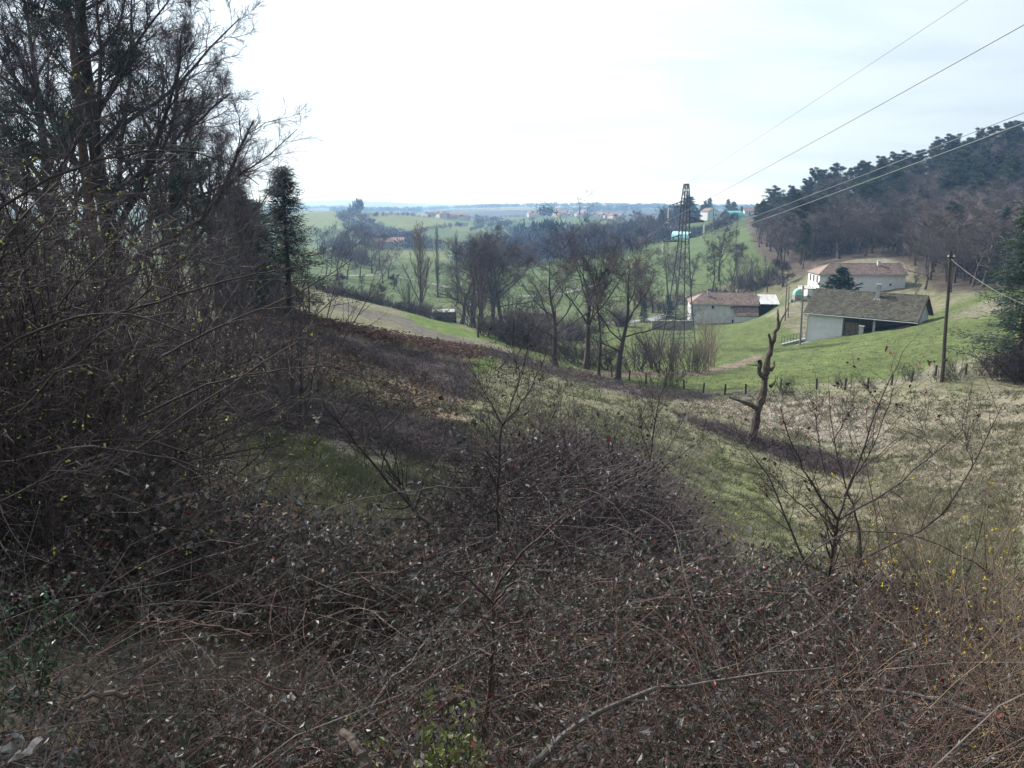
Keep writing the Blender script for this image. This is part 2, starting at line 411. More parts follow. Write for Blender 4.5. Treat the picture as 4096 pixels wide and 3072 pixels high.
def build_terrain():
    nu, nv = 530, 570
    us = np.linspace(-1.02, 1.02, nu); vs = np.linspace(np.log(2.0), np.log(46000), nv)
    U, Vv = np.meshgrid(us, vs)
    Y = np.exp(Vv) - YC; X = U * (Y + YC)
    x, y = X.ravel(), Y.ravel()
    z = ht(x, y)
    px, py = project(x, y, z)
    col = np.empty((len(x), 3)); col[:] = C_OLIVE
    n1 = fbm(x / 9, y / 9, 40); n2 = fbm(x / 2.2, y / 2.2, 50)
    k = np.clip((n1 * 0.6 + n2 * 0.4 - 0.42) * 5, 0, 1)[:, None]
    col = col * (1 - k) + np.array(C_STRAW) * k
    k = np.clip((fbm(x / 6, y / 6, 60) - 0.58) * 5, 0, 0.75)[:, None]
    col = col * (1 - k) + np.array(C_GREEN) * k
    # valley and hill fields: parcels of pasture
    far = y > 150
    cs = 95 + 0.05 * y
    wx, wy = x + 60 * (fbm(x / 220, y / 220, 70) - 0.5), y + 60 * (fbm(x / 220, y / 220, 74) - 0.5)
    lev = np.floor(np.log2(np.maximum(cs, 60) / 60))
    size = 130 * 2 ** lev
    pid = _hash(np.floor((wx + 0.35 * wy) / size), np.floor((wy - 0.2 * wx) / (size * 1.6)), 5)
    par = np.array([C_GREEN, (0.070, 0.100, 0.034), (0.085, 0.105, 0.045), (0.125, 0.120, 0.068), (0.050, 0.072, 0.028), (0.115, 0.135, 0.05)])
    pc = par[(pid * 5.99).astype(int)]
    col[far] = pc[far]
    near = np.clip((10.5 - y - 0.25 * np.abs(x)) / 2.5, 0, 1)[:, None] * 0.9    # leaf litter under the bank shrubs, colour darkened to deepen the shade in gaps
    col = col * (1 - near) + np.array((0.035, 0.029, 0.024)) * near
    wood = (y > 1300) & (fbm(x / 500, y / 700, 90) > 0.56)
    col[wood] = (0.045, 0.045, 0.035)
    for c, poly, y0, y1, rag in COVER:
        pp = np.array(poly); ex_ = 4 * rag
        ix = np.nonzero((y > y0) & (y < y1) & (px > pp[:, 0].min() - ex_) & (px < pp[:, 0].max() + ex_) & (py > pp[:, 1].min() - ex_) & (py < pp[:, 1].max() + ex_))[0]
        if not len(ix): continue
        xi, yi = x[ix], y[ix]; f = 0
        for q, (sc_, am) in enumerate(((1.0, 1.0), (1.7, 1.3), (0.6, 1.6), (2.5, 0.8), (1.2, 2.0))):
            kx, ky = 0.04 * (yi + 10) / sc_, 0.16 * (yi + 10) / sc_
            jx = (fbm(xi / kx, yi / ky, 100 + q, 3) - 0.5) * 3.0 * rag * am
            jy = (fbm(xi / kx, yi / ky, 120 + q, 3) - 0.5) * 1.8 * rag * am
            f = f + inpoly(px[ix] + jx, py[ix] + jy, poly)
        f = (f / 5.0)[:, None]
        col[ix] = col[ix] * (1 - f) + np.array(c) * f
    i = np.arange(nv - 1)[:, None] * nu + np.arange(nu - 1)[None]
    F = np.stack([i, i + 1, i + nu + 1, i + nu], -1).reshape(-1, 4)
    me = mkmesh('ground', np.stack([x, y, z], 1), [F], [M['ground']], smooth=True)
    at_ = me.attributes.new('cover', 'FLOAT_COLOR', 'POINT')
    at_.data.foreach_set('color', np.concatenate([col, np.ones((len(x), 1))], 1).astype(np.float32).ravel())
    o = link('ground', me); o['kind'] = 'structure'
    return o

def ground_material():
    m = bpy.data.materials.new('meadow ground'); m.use_nodes = True
    nt = m.node_tree; N, L = nt.nodes, nt.links
    b = N['Principled BSDF']; b.inputs['Roughness'].default_value = 0.95; b.inputs['Specular IOR Level'].default_value = 0.12
    a = N.new('ShaderNodeAttribute'); a.attribute_name = 'cover'
    t = N.new('ShaderNodeTexCoord')
    out = a.outputs['Color']; hs = []
    for sc_, amt, st in ((0.11, 0.22, 1), (0.9, 0.45, 2), (5.0, 0.6, 3)):
        mp = N.new('ShaderNodeMapping'); L.new(t.outputs['Object'], mp.inputs[0]); mp.inputs['Scale'].default_value = (1, 0.8, 1)
        n = N.new('ShaderNodeTexNoise'); n.inputs['Scale'].default_value = sc_; n.inputs['Detail'].default_value = 5; n.inputs['Roughness'].default_value = 0.7
        L.new(mp.outputs[0], n.inputs['Vector'])
        k = N.new('ShaderNodeMapRange'); k.inputs['From Min'].default_value = 0.3; k.inputs['From Max'].default_value = 0.7; k.inputs['To Min'].default_value = 1 - amt; k.inputs['To Max'].default_value = 1 + amt
        L.new(n.outputs['Fac'], k.inputs['Value'])
        v = N.new('ShaderNodeVectorMath'); v.operation = 'SCALE'; L.new(out, v.inputs[0]); L.new(k.outputs[0], v.inputs['Scale'])
        out = v.outputs[0]; hs.append(n.outputs['Fac'])
    # blades of dead grass tint
    n = N.new('ShaderNodeTexNoise'); n.inputs['Scale'].default_value = 2.4; n.inputs['Detail'].default_value = 6; n.inputs['Roughness'].default_value = 0.75
    L.new(t.outputs['Object'], n.inputs['Vector'])
    k = N.new('ShaderNodeMapRange'); k.inputs['From Min'].default_value = 0.5; k.inputs['From Max'].default_value = 0.75; k.inputs['To Max'].default_value = 0.35
    L.new(n.outputs['Fac'], k.inputs['Value'])
    mx = N.new('ShaderNodeMix'); mx.data_type = 'RGBA'; L.new(k.outputs[0], mx.inputs[0]); L.new(out, mx.inputs[6]); mx.inputs[7].default_value = (0.17, 0.14, 0.085, 1)
    L.new(mx.outputs[2], b.inputs['Base Color'])
    ad = N.new('ShaderNodeMath'); ad.operation = 'ADD'; L.new(hs[1], ad.inputs[0]); L.new(hs[2], ad.inputs[1])
    bp = N.new('ShaderNodeBump'); bp.inputs['Strength'].default_value = 0.7; bp.inputs['Distance'].default_value = 0.12
    L.new(ad.outputs[0], bp.inputs['Height']); L.new(bp.outputs[0], b.inputs['Normal'])
    return m
M = {}
M['ground'] = ground_material()
build_terrain()

# ------------------------------------------------------------------ air
def build_haze():
    x0, x1, y0, y1, z0, z1 = -47500, 47500, -60, 46500, -420, 95
    g = Geo(); g.box(((x0 + x1) / 2, (y0 + y1) / 2, (z0 + z1) / 2), (x1 - x0, y1 - y0, z1 - z0))
    m = bpy.data.materials.new('valley haze'); m.use_nodes = True
    N, L = m.node_tree.nodes, m.node_tree.links
    N.remove(N['Principled BSDF'])
    v = N.new('ShaderNodeVolumePrincipled')
    v.inputs['Color'].default_value = (0.36, 0.60, 1.0, 1)       # scatters blue first, absorbs nothing: far air pales to white
    v.inputs['Absorption Color'].default_value = (1, 1, 1, 1)
    v.inputs['Density'].default_value = HAZE
    v.inputs['Anisotropy'].default_value = 0.2
    L.new(v.outputs[0], N['Material Output'].inputs['Volume'])
    o = link('haze', g.mesh('haze', [m])); o['kind'] = 'stuff'
HAZE = 1 / 3500
build_haze()
# ------------------------------------------------------------------ plants: growth by levels
def grow(P0, D, L, R0, K, wob, up, taper, rng):
    P0, D = np.asarray(P0, float), np.asarray(D, float)
    N = len(P0); P = np.zeros((N, K, 3)); P[:, 0] = P0
    d = D / (np.linalg.norm(D, axis=1, keepdims=True) + 1e-9); st = (np.asarray(L) / (K - 1))[:, None]
    for k in range(1, K):
        d = d + wob * rng.normal(size=(N, 3)) + np.array([0, 0, up]); d /= np.linalg.norm(d, axis=1, keepdims=True)
        P[:, k] = P[:, k - 1] + d * st
    return P, np.asarray(R0)[:, None] * (1 - (1 - taper) * np.linspace(0, 1, K))[None]
def spawn(P, R, L, n, t0, t1, a0, a1, ratio, shape, rng, rk=0.7):
    N, K, _ = P.shape
    t = t0 + (t1 - t0) * (np.arange(n)[None] + rng.random((N, n))) / n
    f = np.minimum(t * (K - 1), K - 1.001); i = f.astype(int); w = (f - i)[..., None]
    r = np.arange(N)[:, None]
    pos = P[r, i] * (1 - w) + P[r, i + 1] * w
    T = P[r, i + 1] - P[r, i]; T /= np.linalg.norm(T, axis=2, keepdims=True) + 1e-9
    A = np.cross(T, np.where(np.abs(T[..., 2:3]) > 0.9, np.array([1.0, 0, 0]), np.array([0, 0, 1.0]))); A /= np.linalg.norm(A, axis=2, keepdims=True) + 1e-9
    B = np.cross(T, A)
    ph = np.arange(n)[None] * 2.4 + rng.random((N, 1)) * 6.3 + rng.normal(size=(N, n)) * 0.5
    a = np.radians(a0 + (a1 - a0) * rng.random((N, n)))
    D = np.cos(a)[..., None] * T + np.sin(a)[..., None] * (np.cos(ph)[..., None] * A + np.sin(ph)[..., None] * B)
    sh = shape(t) if callable(shape) else 1 - shape * t
    Lc = np.asarray(L)[:, None] * ratio * sh * rng.uniform(0.7, 1.25, (N, n))
    Rc = (R[r, i] * (1 - w[..., 0]) + R[r, i + 1] * w[..., 0]) * rk
    return pos.reshape(-1, 3), D.reshape(-1, 3), Lc.ravel(), Rc.ravel()

def tree_geo(H, r, trunk, levels, twig, seed, solid=2, start=None, sdir=None, minr=0.0):
    """trunk: dict(frac,K,wob,up,taper); levels: dicts; twig: (n, t0, ang0, ang1, length, radius).  Returns trunk Geo, crown Geo, tips"""
    rng = np.random.default_rng(seed)
    P0 = np.zeros((1, 3)) if start is None else np.asarray(start, float)
    D0 = np.array([[0, 0, 1.0]]) if sdir is None else np.asarray(sdir, float)
    N0 = len(P0)
    L = np.full(N0, H * trunk.get('frac', 1.0)) * (rng.uniform(0.75, 1.1, N0) if N0 > 1 else 1)
    P, R = grow(P0, D0, L, np.full(N0, r), trunk.get('K', 9), trunk.get('wob', 0.06), trunk.get('up', 0.1), trunk.get('taper', 0.25), rng)
    gt, gc = Geo(), Geo()
    if N0 == 1:                                          # root flare
        R = R.copy(); R[:, 0] *= 1.35
    gt.tubes(P, R, 7 if N0 == 1 else 5, 0)
    for q, lv in enumerate(levels):
        p, d, l, rr = spawn(P, R, L, lv['n'], lv.get('t0', 0.3), lv.get('t1', 1.0), lv.get('a0', 30), lv.get('a1', 60), lv.get('ratio', 0.5), lv.get('shape', 0.5), rng, lv.get('rk', 0.6))
        d = d + np.array([0, 0, lv.get('lift', 0.0)])
        P, R = grow(p, d, l, np.maximum(rr, minr), lv.get('K', 5), lv.get('wob', 0.15), lv.get('up', 0.08), lv.get('taper', 0.35), rng); L = l
        (gt if q + 1 < solid else gc).tubes(P, R, 5 if q == 0 else 3, 0)
    tips = P
    if twig:
        n, t0, a0, a1, tl, tr = twig
        p, d, l, rr = spawn(P, R, np.full(len(P), 1.0), n, t0, 1.0, a0, a1, tl, 0.3, rng)
        d /= np.linalg.norm(d, axis=1, keepdims=True)
        mid = p + d * l[:, None] * 0.5; d2 = d + rng.normal(size=d.shape) * 0.3; d2 /= np.linalg.norm(d2, axis=1, keepdims=True)
        end = mid + d2 * l[:, None] * 0.5
        gc.cones(p, end, tr, 0)
        tips = end
    return gt, gc, tips

M.update(
    bark=mat('grey brown bark', (0.085, 0.07, 0.06), 0.95, 0.35, 6, 0.6, objvar=0.2),
    twig=mat('bare twigs', (0.092, 0.074, 0.078), 0.9, 0.2, 3, objvar=0.25, island=0.2),
    twig_wood=mat('wood twigs', (0.112, 0.091, 0.086), 0.9, 0.2, 0.5, objvar=0.3, island=0.2),
    twig_pale=mat('pale shoots', (0.26, 0.21, 0.165), 0.85, 0.25, 4, island=0.3),
    bark_pine=mat('orange grey pine bark', (0.12, 0.075, 0.052), 0.95, 0.35, 5, 0.6, objvar=0.2),
    needle=mat('dark pine needles', (0.052, 0.076, 0.052), 0.7, 0.3, 1.2, island=0.45, objvar=0.25, trans=0.15),
    needle_far=mat('pine needles of the wood', (0.054, 0.070, 0.046), 0.75, 0.35, 0.4, island=0.45, objvar=0.35, trans=0.15),
    spruce=mat('blue green spruce needles', (0.045, 0.072, 0.055), 0.75, 0.3, 0.8, island=0.4, objvar=0.3, trans=0.1),
)

def pine_geo(H, r, seed, base=0.35, spread=0.2, nb=26, n2=6, clump=16, nl=0.5, nw=0.16, top=0.35, droop=0.0, wob=0.05, a0=55, a1=95, cone=0.75, sizeclump=0.55):
    rng = np.random.default_rng(seed)
    gt, gc = Geo(), Geo()
    L = np.array([H]); P, R = grow(np.zeros((1, 3)), np.array([[0.0, 0, 1]]), L, np.array([r]), 10, wob, 0.1, 0.2, rng)
    R[:, 0] *= 1.3
    gt.tubes(P, R, 7)
    p, d, l, rr = spawn(P, R, L, nb, base, 0.99, a0, a1, spread, lambda t: (1 - cone * ((t - base) / (1 - base)) ** 1.3) * rng.uniform(0.55, 1.2, t.shape), rng, 0.35)
    d = d + np.array([0, 0, -droop])
    P1, R1 = grow(p, d, l, rr, 5, 0.12, 0.08, 0.3, rng)
    gt.tubes(P1, R1, 3)
    p, d, l2, rr = spawn(P1, R1, l, n2, 0.3, 1.0, 25, 70, 0.4, 0.3, rng, 0.5)
    P2, R2 = grow(p, d, l2, rr, 3, 0.2, 0.1, 0.3, rng)
    gc.tubes(P2, R2, 3, 1)
    def along(Q, n):
        i = rng.integers(0, len(Q), n); f = rng.random(n) ** 0.7 * (Q.shape[1] - 1.01); j = f.astype(int); w = (f - j)[:, None]
        return Q[i, j] * (1 - w) + Q[i, j + 1] * w
    ends = np.concatenate([along(P2, len(P2) * 3), along(P1, len(P1) * 3), P[:, -1], P[:, -2]])
    C = np.repeat(ends, max(2, clump // 2), 0); n = len(C)
    off = rng.normal(size=(n, 3)); off /= np.linalg.norm(off, axis=1, keepdims=True)
    C = C + off * (sizeclump * rng.random((n, 1)) ** 0.6) * np.array([1, 1, 0.55])
    D = off * 0.8 + np.array([0, 0, 0.35]) + rng.normal(size=(n, 3)) * 0.5
    gc.tris(C, nl * rng.uniform(0.6, 1.3, n), nw * rng.uniform(0.7, 1.3, n), 0, D, rng)
    return gt, gc
def spruce_geo(H, seed, w=0.2, nb=60, clump=26, nl=0.5, nw=0.22, base=0.04, droop=0.35, rag=(0.75, 1.15), fluff=0.0):
    rng = np.random.default_rng(seed)
    gt, gc = Geo(), Geo(); L = np.array([H])
    P, R = grow(np.zeros((1, 3)), np.array([[0.0, 0, 1]]), L, np.array([H * 0.014]), 8, 0.015, 0.1, 0.1, rng)
    gt.tubes(P, R, 6)
    p, d, l, rr = spawn(P, R, L, nb, base, 0.98, 70, 100, w, lambda t: (1.03 - t) * rng.uniform(rag[0], rag[1], t.shape), rng, 0.3)
    P1, R1 = grow(p, d - np.array([0, 0, droop]), l, rr, 4, 0.06, 0.06, 0.3, rng)
    gc.tubes(P1, R1, 3, 1)
    t = rng.random((len(P1), clump)) ** 0.7
    f = np.minimum(t * 3, 2.999); i = f.astype(int); w_ = (f - i)[..., None]; rr_ = np.arange(len(P1))[:, None]
    C = (P1[rr_, i] * (1 - w_) + P1[rr_, i + 1] * w_)
    C = C + rng.normal(size=C.shape) * fluff * np.array([1, 1, 0.7])
    T = P1[rr_, i + 1] - P1[rr_, i]; T /= np.linalg.norm(T, axis=2, keepdims=True)
    side = rng.normal(size=C.shape); D = T * 0.8 + side * 0.6 - np.array([0, 0, 0.25])
    gc.tris(C.reshape(-1, 3), nl * rng.uniform(0.6, 1.2, C.shape[0] * clump), nw, 0, D.reshape(-1, 3), rng)
    return gt, gc

PROTO = {}
def proto(key, gt, gc, H, mt, mc):
    PROTO[key] = (gt.mesh('trunk', [mt]), gc.mesh('crown', mc if isinstance(mc, list) else [mc]), H)
def plant(key, pos, H, label, name='bare_tree', cat='tree', group=None, rz=None, sink=0.15, wide=1.0):
    mt, mc, h0 = PROTO[key]; s = H / h0
    t = thing(name, label, cat, (pos[0], pos[1], pos[2] - sink), random.uniform(0, 6.28) if rz is None else rz, group, (s * wide, s * wide, s))
    link('trunk', mt, t); link('crown', mc, t)
    return t

# ---- prototypes
OAKSH = lambda t: 1.0 - 0.75 * np.abs(t - 0.35)
def oak(seed, H=14, r=0.26, n1=15, twigr=0.010, a0=35, a1=70, t0=0.22, n2=8, n3=6, nt=6, ratio=0.48, up=0.10, frac=0.92):
    return tree_geo(H, r, dict(frac=frac, K=9, wob=0.07, up=0.12, taper=0.12), [
        dict(n=n1, t0=t0, t1=0.98, a0=a0, a1=a1, ratio=ratio, shape=OAKSH, K=7, wob=0.15, up=up, taper=0.25, rk=0.5),
        dict(n=n2, t0=0.25, t1=1.0, a0=25, a1=60, ratio=0.45, shape=0.5, K=5, wob=0.18, up=0.07, rk=0.6),
        dict(n=n3, t0=0.2, t1=1.0, a0=25, a1=60, ratio=0.5, shape=0.4, K=4, wob=0.2, up=0.06, rk=0.65)],
        (nt, 0.15, 20, 60, 1.0, twigr), seed, minr=0.013)
for i in range(3):
    gt, gc, _ = oak(100 + i); proto(f'oak{i}', gt, gc, 14, M['bark'], M['twig'])
gt, gc, _ = oak(111, r=0.24, a0=12, a1=46, n1=12, t0=0.42, ratio=1.35, frac=0.47, up=0.07, n2=8, n3=5, nt=5); proto('spreading', gt, gc, 14, M['bark'], M['twig'])
gt, gc, _ = oak(113, H=12, r=0.15, a0=40, a1=65, n1=16, t0=0.2, ratio=0.28, n2=6, n3=5, nt=6, up=0.12); proto('slender', gt, gc, 12, M['bark'], M['twig'])
gt, gc, _ = oak(117, H=5, r=0.16, n1=9, t0=0.3, ratio=0.55, a0=50, a1=85, n2=6, n3=5, nt=6, twigr=0.012, up=0.02, frac=0.7); proto('orchard', gt, gc, 5, M['bark'], M['twig'])
# fastigiate poplar
gt, gc, _ = tree_geo(22, 0.4, dict(frac=0.96, K=10, wob=0.03, up=0.2, taper=0.1), [
    dict(n=34, t0=0.06, t1=0.97, a0=14, a1=34, ratio=0.46, shape=lambda t: 1.05 - 0.75 * t, K=7, wob=0.07, up=0.14, rk=0.42),
    dict(n=9, t0=0.2, t1=1.0, a0=14, a1=38, ratio=0.34, shape=0.4, K=4, wob=0.1, up=0.12, rk=0.6)],
    (12, 0.1, 15, 45, 1.1, 0.02), 121, minr=0.02)
proto('poplar', gt, gc, 22, M['bark'], M['twig_pale'])
gt, gc, _ = tree_geo(22, 0.3, dict(frac=0.96, K=10, wob=0.02, up=0.2, taper=0.1), [
    dict(n=40, t0=0.1, t1=0.97, a0=10, a1=24, ratio=0.22, shape=lambda t: 1.05 - 0.6 * t, K=5, wob=0.06, up=0.15, rk=0.4)],
    (24, 0.1, 12, 35, 1.1, 0.025), 123, minr=0.02)
proto('narrow_poplar', gt, gc, 22, M['bark'], M['twig'])
# coppice: many stems from one stool
def coppice(seed, H=7, stems=16, lean=0.45, nt=9, m='twig', r=0.05, twigr=0.012, n1=9, tl=0.8):
    rng = np.random.default_rng(seed)
    st = np.c_[rng.normal(size=(stems, 2)) * 0.35, np.zeros(stems)]; sd = np.c_[rng.normal(size=(stems, 2)) * lean, np.ones(stems)]
    gt, gc, tips = tree_geo(H, r, dict(frac=1, K=8, wob=0.06, up=0.06, taper=0.2), [
        dict(n=n1, t0=0.2, t1=1.0, a0=15, a1=45, ratio=0.35, shape=0.5, K=5, wob=0.12, up=0.1, rk=0.6)], (nt, 0.1, 15, 50, tl, twigr), seed, solid=1, start=st, sdir=sd, minr=0.01)
    return gt, gc, tips
for i in range(2):
    gt, gc, _ = coppice(140 + i); proto(f'coppice{i}', gt, gc, 7, M['bark'], M['twig'])
gt, gc, _ = coppice(145, 3, 22, 0.7, 9, r=0.025, n1=8, tl=0.5); proto('scrub', gt, gc, 3, M['bark'], M['twig'])
gt, gc, _ = coppice(147, 8, 14, 0.22, 8, r=0.05, n1=7, tl=0.7); proto('shoots', gt, gc, 8, M['twig_pale'], M['twig_pale'])
# wood trees
for i in range(4):
    gt, gc, _ = tree_geo(13, 0.17, dict(frac=0.9, K=6, wob=0.07, up=0.14, taper=0.15), [
        dict(n=13, t0=0.25, t1=0.98, a0=25, a1=60, ratio=0.4, shape=OAKSH, K=4, wob=0.15, up=0.14, rk=0.5),
        dict(n=8, t0=0.2, t1=1.0, a0=20, a1=55, ratio=0.5, shape=0.4, K=3, wob=0.2, up=0.1, rk=0.6)], (9, 0.1, 15, 55, 1.3, 0.026), 160 + i, minr=0.022)
    proto(f'wood{i}', gt, gc, 13, M['bark'], M['twig_wood'])
for i in range(4):
    gt, gc = pine_geo(15, 0.2, 170 + i, base=0.22 + 0.07 * i, spread=0.27, nb=28, n2=5, clump=34, nl=0.5, nw=0.105, sizeclump=0.5, cone=0.75)
    proto(f'pine{i}', gt, gc, 15, M['bark_pine'], [M['needle_far'], M['bark_pine']])
for i in range(2):
    gt, gc = spruce_geo(14, 180 + i, w=0.2, nb=70, clump=26, nl=0.8, nw=0.28); proto(f'spruce{i}', gt, gc, 14, M['bark'], [M['spruce'], M['bark']])

# ---- wood on the right hill: trees one by one
R_WOOD = random.Random(3)
WOOD = []
def wood_ok(px, py, Y):
    return True
def build_wood():
    n_b = n_p = n_s = 0
    cand = []
    Y = 128.0
    while Y < 345:
        x = 0.24 * Y
        while x < 0.92 * Y:
            xx, yy = x + R_WOOD.uniform(-2.2, 2.2), Y + R_WOOD.uniform(-2.5, 2.5)
            cand.append((xx, yy)); x += 3.5 + 0.0085 * Y
        Y += 4.6 + 0.011 * Y
    xs = np.array([c[0] for c in cand]); ys = np.array([c[1] for c in cand]); zs = ht(xs, ys)
    px, py = project(xs, ys, zs)
    edge = [(750, 232), (762, 252), (775, 266), (800, 274), (816, 262), (880, 256), (908, 256), (925, 280), (960, 287), (1000, 288), (1160, 288), (1160, 20), (900, 120), (760, 200), (752, 214)]
    ins = inpoly(px, py, edge)
    dens = fbm(xs / 38, ys / 38, 200, 3)
    for x, y, z, a, b, k, dn in zip(xs, ys, zs, px, py, ins, dens):
        if not k or a > 1120: continue
        if y > 300 and R_WOOD.random() < 0.15: continue
        upper = (y - 150) / 180
        u = R_WOOD.random()
        pine = u < 0.12 + 0.62 * np.clip((upper - 0.25) * 1.6, 0, 1) * (0.55 + 1.6 * (dn - 0.35))
        if y > 285: pine = u < 0.86
        pos = (x, y, z)
        zone = 'the skyline of the wooded hill' if y > 285 else 'the middle of the wooded hillside' if y > 210 else 'the lower edge of the wood above the upper house' if a < 925 else 'the lower edge of the wood behind the wooden pole'
        if pine:
            plant(f'pine{R_WOOD.randrange(4)}', pos, R_WOOD.uniform(10, 17), 'dark green pine on ' + zone, 'pine_tree', 'pine tree', 'pines of the hillside wood', R_WOOD.uniform(0, 6.28), wide=R_WOOD.uniform(1.0, 1.5)); n_p += 1
        elif u > 0.965 and y < 260:
            plant(f'spruce{R_WOOD.randrange(2)}', pos, R_WOOD.uniform(10, 15), 'dark narrow spruce standing among bare trees of the wood', 'spruce_tree', 'spruce tree', 'spruces of the hillside wood', R_WOOD.uniform(0, 6.28)); n_s += 1
        else:
            plant(f'wood{R_WOOD.randrange(4)}', pos, R_WOOD.uniform(9.5, 14), 'leafless brown tree on ' + zone, 'bare_tree', 'tree', 'bare trees of the hillside wood', R_WOOD.uniform(0, 6.28), wide=R_WOOD.uniform(1.4, 2.0)); n_b += 1
    print('WOOD', n_b, n_p, n_s)
build_wood()

# ---- trees one can tell apart, by picture column, distance and height
def stand(key, px, Y, H, label, name='bare_tree', cat='tree', group=None, wide=1.0, rz=None):
    return plant(key, on(px, Y), H, label, name, cat, group, rz, wide=wide)
stand('oak0', 555, 74, 11.2, 'bare oak at the left end of the four trees along the meadow fence', rz=1.0, wide=1.25)
stand('spreading', 586, 76, 18.6, 'tallest bare tree of the four by the fence, with wide fan of limbs', rz=2.2, wide=1.1)
stand('slender', 599, 72, 11.5, 'slim straight bare tree between the tallest and the rightmost fence tree')
stand('oak1', 618, 70, 11.8, 'bare oak nearest the pylon, rightmost of the four fence trees', rz=0.4, wide=1.25)
stand('slender', 478, 100, 10.5, 'pale slender bare tree standing alone at the lower meadow edge')
for k, (px, Y, H, key) in enumerate([(462, 150, 15, 'oak2'), (483, 146, 17, 'oak0'), (503, 142, 16.5, 'oak1'), (515, 140, 10, 'coppice0'), (472, 138, 9, 'coppice1'), (494, 150, 18, 'oak2'), (474, 156, 16, 'oak1')]):
    stand(key, px, Y, H, 'leafless tree in the dense dark clump right of the poplars', group='dark clump of bare trees', wide=1.45)
stand('poplar', 421, 190, 20.5, 'tall pale poplar with upswept branches, in front of the other poplars', 'poplar_tree', 'poplar', wide=1.15)
stand('narrow_poplar', 438, 230, 21, 'thin upright poplar just behind the big pale poplar', 'poplar_tree', 'poplar')
stand('narrow_poplar', 458, 215, 19.5, 'thin poplar top showing above the left of the dark tree clump', 'poplar_tree', 'poplar')
stand('narrow_poplar', 481, 225, 20.5, 'thin poplar top showing above the middle of the dark tree clump', 'poplar_tree', 'poplar')
stand('coppice1', 408, 180, 8, 'tangled shrubby tree at the foot of the big pale poplar', 'coppiced_shrub', 'shrub')
for k, (px, Y, H, key, lab) in enumerate([(380, 175, 6.2, 'orchard', 'gnarled orchard tree beside the vineyard stakes'), (341, 205, 5.6, 'orchard', 'leaning fruit tree at the left end of the valley hedge'),
        (394, 245, 6, 'orchard', 'small round fruit tree left of the poplars beside the lane'), (362, 190, 6, 'slender', 'thin young tree at the end of the vineyard stakes')]):
    stand(key, px, Y, H, lab)
for k, (px, Y, H, key) in enumerate([(326, 260, 9, 'oak1'), (338, 262, 11, 'oak0'), (347, 258, 12, 'oak2'), (360, 275, 10, 'oak1'), (372, 300, 13, 'oak0'), (356, 330, 16, 'oak2'), (368, 350, 17, 'oak1'), (380, 330, 15, 'oak0'), (345, 345, 14, 'oak2'), (388, 285, 11, 'oak2'), (383, 262, 9, 'oak0')]):
    stand(key, px, Y, H, 'leafless tree in the valley clump behind the orchard, left of the poplars', group='valley trees left of the poplars', wide=1.35)
for k, (px, Y, H) in enumerate([(326, 430, 13), (334, 425, 15), (342, 420, 12), (351, 440, 16), (360, 430, 14), (318, 450, 14)]):
    stand('oak%d' % (k % 3), px, Y, H, 'bare tree in the short row on the far pasture bank', group='row of trees on the far bank')
for k, (px, Y, H, key) in enumerate([(668, 225, 14, 'oak1'), (676, 215, 13, 'oak0'), (690, 205, 12, 'oak2'), (712, 205, 15, 'slender'), (719, 235, 17, 'oak0'), (731, 210, 11, 'slender'), (653, 190, 11, 'oak2'), (641, 185, 12, 'oak0'), (738, 200, 9, 'coppice0'), (750, 205, 8, 'coppice1'), (765, 200, 8, 'coppice0')]):
    stand(key, px, Y, H, 'bare tree in the band of trees behind the low farmhouse', group='trees behind the low farmhouse', wide=1.15)
stand('orchard', 783, 188, 8, 'broad old fruit tree with black twisted limbs below the wood', wide=1.2)
stand('orchard', 736, 262, 9, 'round dark bare tree on the green hillside under the wood', wide=1.1)
stand('spreading', 950, 138, 14.5, 'tall bare tree behind the top of the wooden pole', wide=1.1)
stand('oak2', 972, 142, 12, 'bare tree at the wood edge, right of the wooden pole', wide=1.2)
stand('oak1', 925, 150, 10, 'bare tree at the wood edge between house and wooden pole', wide=1.2)
stand('slender', 916, 140, 4.5, 'small sapling on the dry bank right of the upper house')
